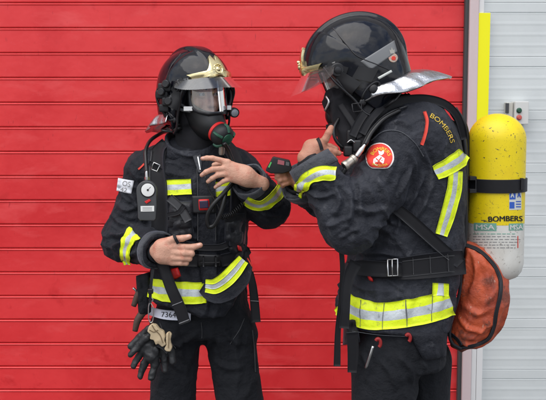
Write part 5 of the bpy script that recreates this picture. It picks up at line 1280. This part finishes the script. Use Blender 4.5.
strap('belt_tail', [(356, 262, -.40), (350, 274, -.402), (346.5, 290, -.405), (345.5, 310, -.405), (344, 328, -.40)], [13, 11, 9, 8.5, 10], btR, M['web'], BA, th=.004, off=0)
strap('belt_tail', [(341, 246, -.38), (342.5, 270, -.385), (341, 300, -.39), (338, 330, -.38), (337, 366, -.37)], [5, 5, 5, 6, 7], btR, M['web'], BA, th=.004, off=0)
strap('belt_tail', [(352, 332, -.40), (353, 350, -.39), (352, 372, -.38)], [12, 11, 9], btR, M['webg'] if 0 else M['web'], BA, th=.004, off=0)
puff('belt_pouch', [(344, 320), (356, 318), (360, 342), (343, 345)], btR, M['web'], BA, .030, 12, 12, ex=4, seed=5, amp=.5)
puff('red_tab', [(366.5, 273), (371, 274.5), (373.5, 282), (369, 280)], btR, M['red'], BA, .020, 6, 6, ex=8, amp=0)
for x, y, r in ((378, 343, 3.2), (408, 338, 2.8)):
    q = [P(x+r*.8*math.cos(a), y+8*math.sin(a)*r/6, -.405) for a in np.linspace(-2.6, 1.2, 8)]; MB().tube(q, .0055, 8, 4).build('red_ring', mat('worn_red_hook', (.25, .012, .012), .5), BA, True)
MB().tube([P(373, 346, -.41), P(370, 356, -.41), P(366, 368, -.40)], .0045, 8, 5).build('steel_hook', M['metal'], BA, True)
puff('coat_flap', [(408, 332), (447, 332), (446, 357), (424, 360)], btR, M['coat'], coatR, .014, 14, 16, ex=5, seed=8, amp=.3)
# pressure hose with couplings in front of the chest
ho = thing('air_hose', 'black air hose with brass coupling in front of the right firefighter\'s chest', 'hose', P(350, 160, -.43))
MB().tube([P(321, 187, -.40), P(331, 184, -.42), P(340, 177, -.435), P(346, 168.5, -.44)], .0068, 10, 8).build('rubber_hose', M['rubber'], ho, True)
ca, cbb = P(344, 166.5, -.445), P(355.5, 157.5, -.43); d = (cbb-ca); Ld = np.linalg.norm(d); d /= Ld
MB().lathe([(.007, .0), (.0135, .0), (.0145, .003), (.0145, .010), (.0125, .013), (.0125, Ld*.7), (.0140, Ld*.72), (.0140, Ld*.9), (.010, Ld)], ca, d, 24).build('coupling', M['brass'], ho, 'auto')
MB().lathe([(.0085, -.0008), (.004, -.0006)], ca, d, 20).build('coupling_bore', M['black'], ho)
d2 = P(364.5, 145, -.42)-P(356, 157, -.43); MB().lathe([(.007, 0), (.008, .006), (.008, .026), (.006, .032), (.004, .045)], P(356.5, 156.5, -.43), d2, 18).build('steel_connector', M['metal'], ho, 'auto')
MB().tube([P(365, 145, -.42), P(372, 132, -.40), P(384, 119, -.38), P(400, 110, -.36)], .0065, 10, 8).build('rubber_hose', M['rubber'], ho, True)
MB().tube([P(339, 118, -.34), P(334, 128, -.36), P(335, 138, -.37), P(341, 146, -.37), P(350, 150, -.36)], .0055, 10, 8).build('rubber_hose', M['rubber'], ho, True)
# clutter of clips at the throat
ck = thing('harness_clips', 'cluster of black clips and straps at the right firefighter\'s throat', 'clips', P(352, 138, -.38))
for (x0, y0, x1, y1, Y, mt) in ((346, 130, 357, 143, -.375, 'plastm'), (352, 140, 362, 152, -.39, 'plast'), (343, 146, 353, 156, -.385, 'plastm'), (356, 126, 368, 137, -.37, 'plastm')):
    MB().box(P(x0, y1, Y+.03), P(x1, y0, Y-.01), .006).build('clip', M[mt], ck, True)
MB().tube([P(x, y, -.40) for x, y in ((352, 104), (361, 103), (362, 111), (353, 112), (352, 104))], .002, 8, 1).build('slider', M['plastm'], ck, True)
for pts, w_2 in (([(340, 104, -.345), (352, 122, -.37), (360, 138, -.39)], 6), ([(372, 104, -.36), (360, 120, -.385), (352, 136, -.395)], 8), ([(385, 104, -.345), (370, 120, -.385), (362, 134, -.395)], 7)): strap('webbing', pts, w_2, None, M['web'], ck, th=.004, off=0, step=2)
MB().tube([P(347, 143, -.40), P(351, 140, -.40), P(355, 143, -.40)], .002, 6, 4).build('wire', M['metal'], ck, True)
fs = [rcone(P(340, 100, -.30), P(352, 146, -.33), .05, .032), (rcone(P(365, 105, -.28), P(360, 140, -.33), .06, .03), .03)]
v, F = nets(union(fs), (.14, -.42, 1.45), (.42, -.18, 1.76), .006, 2); N = normals(v, F); v = v+N*(.012*(ridge(v*24, 5)-.4))[:, None]; obj('chin_curtain', v, F, M['knit'], PR)
# helmet and mask
HM2, putR, bvR = helmet(HR, RRm, 'larger glossy black helmet in profile with silver neck curtain and grey side stripe', ('', 'visorc', .019))
mk2, rc2, rd2 = mask(HR, RRm, 'black breathing mask in profile under the right firefighter\'s helmet', (.100, 0, -.128), (.4, 0, -.9), ('redf', 'plastm'))
MB().tube([P(326, 96, -.33), P(329, 102, -.34), P(325, 111, -.33)], .004, 8, 4).build('strap_end', M['metal'], mk2, True)
wv, wF = xf(_hm['s'][0], HR, RRm), _hm['s'][1]; bsh = bvh(wv, wF)
stp = quad('side_stripe', [(360.5, 61.5), (394, 40.5), (397, 51.5), (371, 70)], bsh, mat('grey_reflective_film', (.16, .165, .17), .45, bump=[(500, .3, .0006)]), HM2, 10, 18, th=.0008, off=.0008, sm=0)
em = badge('shell_crest', 393.0, 58.0, 4.6, bsh, mat('crest_cream', (.42, .40, .33), .5, var=[(420, (.55, .12, .08), .5, .6)]), HM2, .0005, .001)
badge('crest_centre', 393.2, 58.4, 2.2, bsh, M['redf'], em, .0016, .0008, n=16); polypx('crest_crown', [(390.4, 53.6), (389.4, 49.6), (391, 50.8), (391.8, 47.0), (393, 50.4), (394.6, 49.4), (394.6, 53.4)], bsh, mat('crest_grey', (.35, .34, .30), .5), em, .003)
quad('label_strip', [(377.6, 77.3), (391.0, 70.0), (392.2, 72.0), (378.8, 79.6)], bsh, M['paper'], HM2, 3, 8, th=.0006, off=.0008, sm=0)
# device held out by the far hand
dv = thing('thermal_camera', 'small black handheld device with red screen and green lamp held between the firefighters', 'handheld device', P(278, 164, -.24))
dm = slab('housing', [(265.4, 169.8), (273.0, 156.0), (289.5, 159.6), (292.5, 169.5), (283, 172.5), (271, 172.6)], -.205, .045, M['plastm'], dv, .005)
slab('screen', [(278.0, 159.6), (284.4, 161.0), (284.0, 165.2), (277.4, 163.9)], -.250, .0015, mat('red_lit_screen', (.35, .10, .12), .25), dm, 0)
slab('green_lamp', [(268.0, 167.0), (270.6, 161.8), (271.8, 162.6), (269.4, 167.8)], -.250, .002, mat('green_lamp', (.10, .45, .12), .3), dm, 0)
slab('screen_label', [(286, 161.6), (289.4, 162.4), (289, 166), (285.6, 165.2)], -.250, .001, M['gplast'], dm, 0)
# black finger loop on the raised hand
fl3 = thing('wrist_loop', 'thin black band around the raised near hand of the right firefighter', 'strap', P(321, 144, -.44))
bnh = bvh(*nh); strap('webbing', [(317.5, 138.5), (319.8, 143), (321.8, 150)], 3.2, bnh, M['web'], fl3, th=.002, off=.001, step=1)

# ------------------------------------------------------------------ orange bag on the lower back
bgt = thing('equipment_bag', 'dirty orange drawstring bag with black edging hanging below the yellow cylinder', 'bag', P(480, 300, -.18))
out = [(463, 243), (470, 243.5), (480, 247), (491, 254), (501, 265), (507.5, 280), (509.5, 297), (507, 313), (501, 329), (491, 341), (477, 348), (462, 351), (451, 346.5), (449, 336), (453, 318), (459.5, 300), (461.5, 280), (461.5, 262)]
op = np.array(out, float)
def bag_f(Yc, dep):
    def f(p):
        t = (p[:, 1]-CAM[1]); # to pixels
        rel = p-CAM; z = rel@FWD; x = 273+FPX*(rel@RGT)/z; y = 200-FPX*(rel@UPV)/z
        q = np.stack([x, y], 1); n = len(op); d = np.full(len(p), 1e9); ins = np.zeros(len(p), bool)
        for i in range(n):
            a, b = op[i], op[(i+1) % n]; ab = b-a; tt = np.clip(((q-a)@ab)/(ab@ab), 0, 1); d = np.minimum(d, np.linalg.norm(q-a-tt[:, None]*ab, axis=1))
            c = ((a[1] > y) != (b[1] > y)) & (x < (b[0]-a[0])*(y-a[1])/(b[1]-a[1]+1e-12)+a[0]); ins ^= c
        s = np.where(ins, -d, d)*pxs
        prof = dep*np.sqrt(np.clip(1-(1-np.clip(-s/.075, 0, 1))**2, 0, 1))+.001
        return np.maximum(s, (np.abs(p[:, 1]-Yc)-prof)*.6)
    return f
v, F = nets(bag_f(-.185, .085), (P(445, 300, -.1)[0], -.29, P(450, 356, -.1)[2]), (P(514, 300, -.28)[0]+.03, -.08, P(480, 238, -.1)[2]), .0045, 4)
N = normals(v, F); bb = bvh(v, F); d = .010*(ridge(v@stretch((.25, 0, 1), 9, 20).T, 3)-.35)+.010*(fbm(v*14, 8, 3)-.5)
for pts, amp, wd in (([(468, 250), (466, 275), (462, 300)], .008, .007), ([(473, 250), (476, 272), (470, 295)], .008, .007), ([(480, 256), (488, 276), (490, 300)], .006, .009), ([(458, 318), (470, 330), (486, 332)], .009, .008), ([(464, 305), (478, 314), (492, 308)], .007, .009), ([(456, 334), (466, 343), (480, 343)], .008, .006)):
    q = spline([cast(bb, CAM, ray(*p_))[0] for p_ in pts if cast(bb, CAM, ray(*p_))], 6); dd, t = polydist(v, q); d += amp*np.sin(np.pi*np.clip(t, .02, .98))**.6*(np.exp(-(dd/wd)**2)-.5*np.exp(-((dd-1.9*wd)/(1.3*wd))**2))
v = v+N*d[:, None]; obj('bag_body', v, F, M['bag'], bgt); bb = bvh(v, F)
strap('black_edging', [(465, 245.5), (477, 250), (487, 258), (495, 268), (500, 281), (499.5, 296), (496, 312), (493, 328), (487, 339), (474, 345), (460, 347.5)], [3.2, 3.2, 3, 3, 3.4, 3.2, 3.6, 3, 2.8, 2.6, 2.6], bb, M['web'], bgt, th=.003, off=.001, step=2)
MB().tube([P(460.5, 248, -.27), P(461, 270, -.272), P(459.5, 292, -.27), P(454, 312, -.265), P(449.5, 332, -.26), P(452, 343, -.26), P(461, 349, -.26)], .005, 8, 8).build('edge_cord', M['web'], bgt, True)
strap('black_edging', [(449, 332), (457, 338), (462, 345)], 2.5, bb, M['web'], bgt, th=.003, off=.002, step=2)
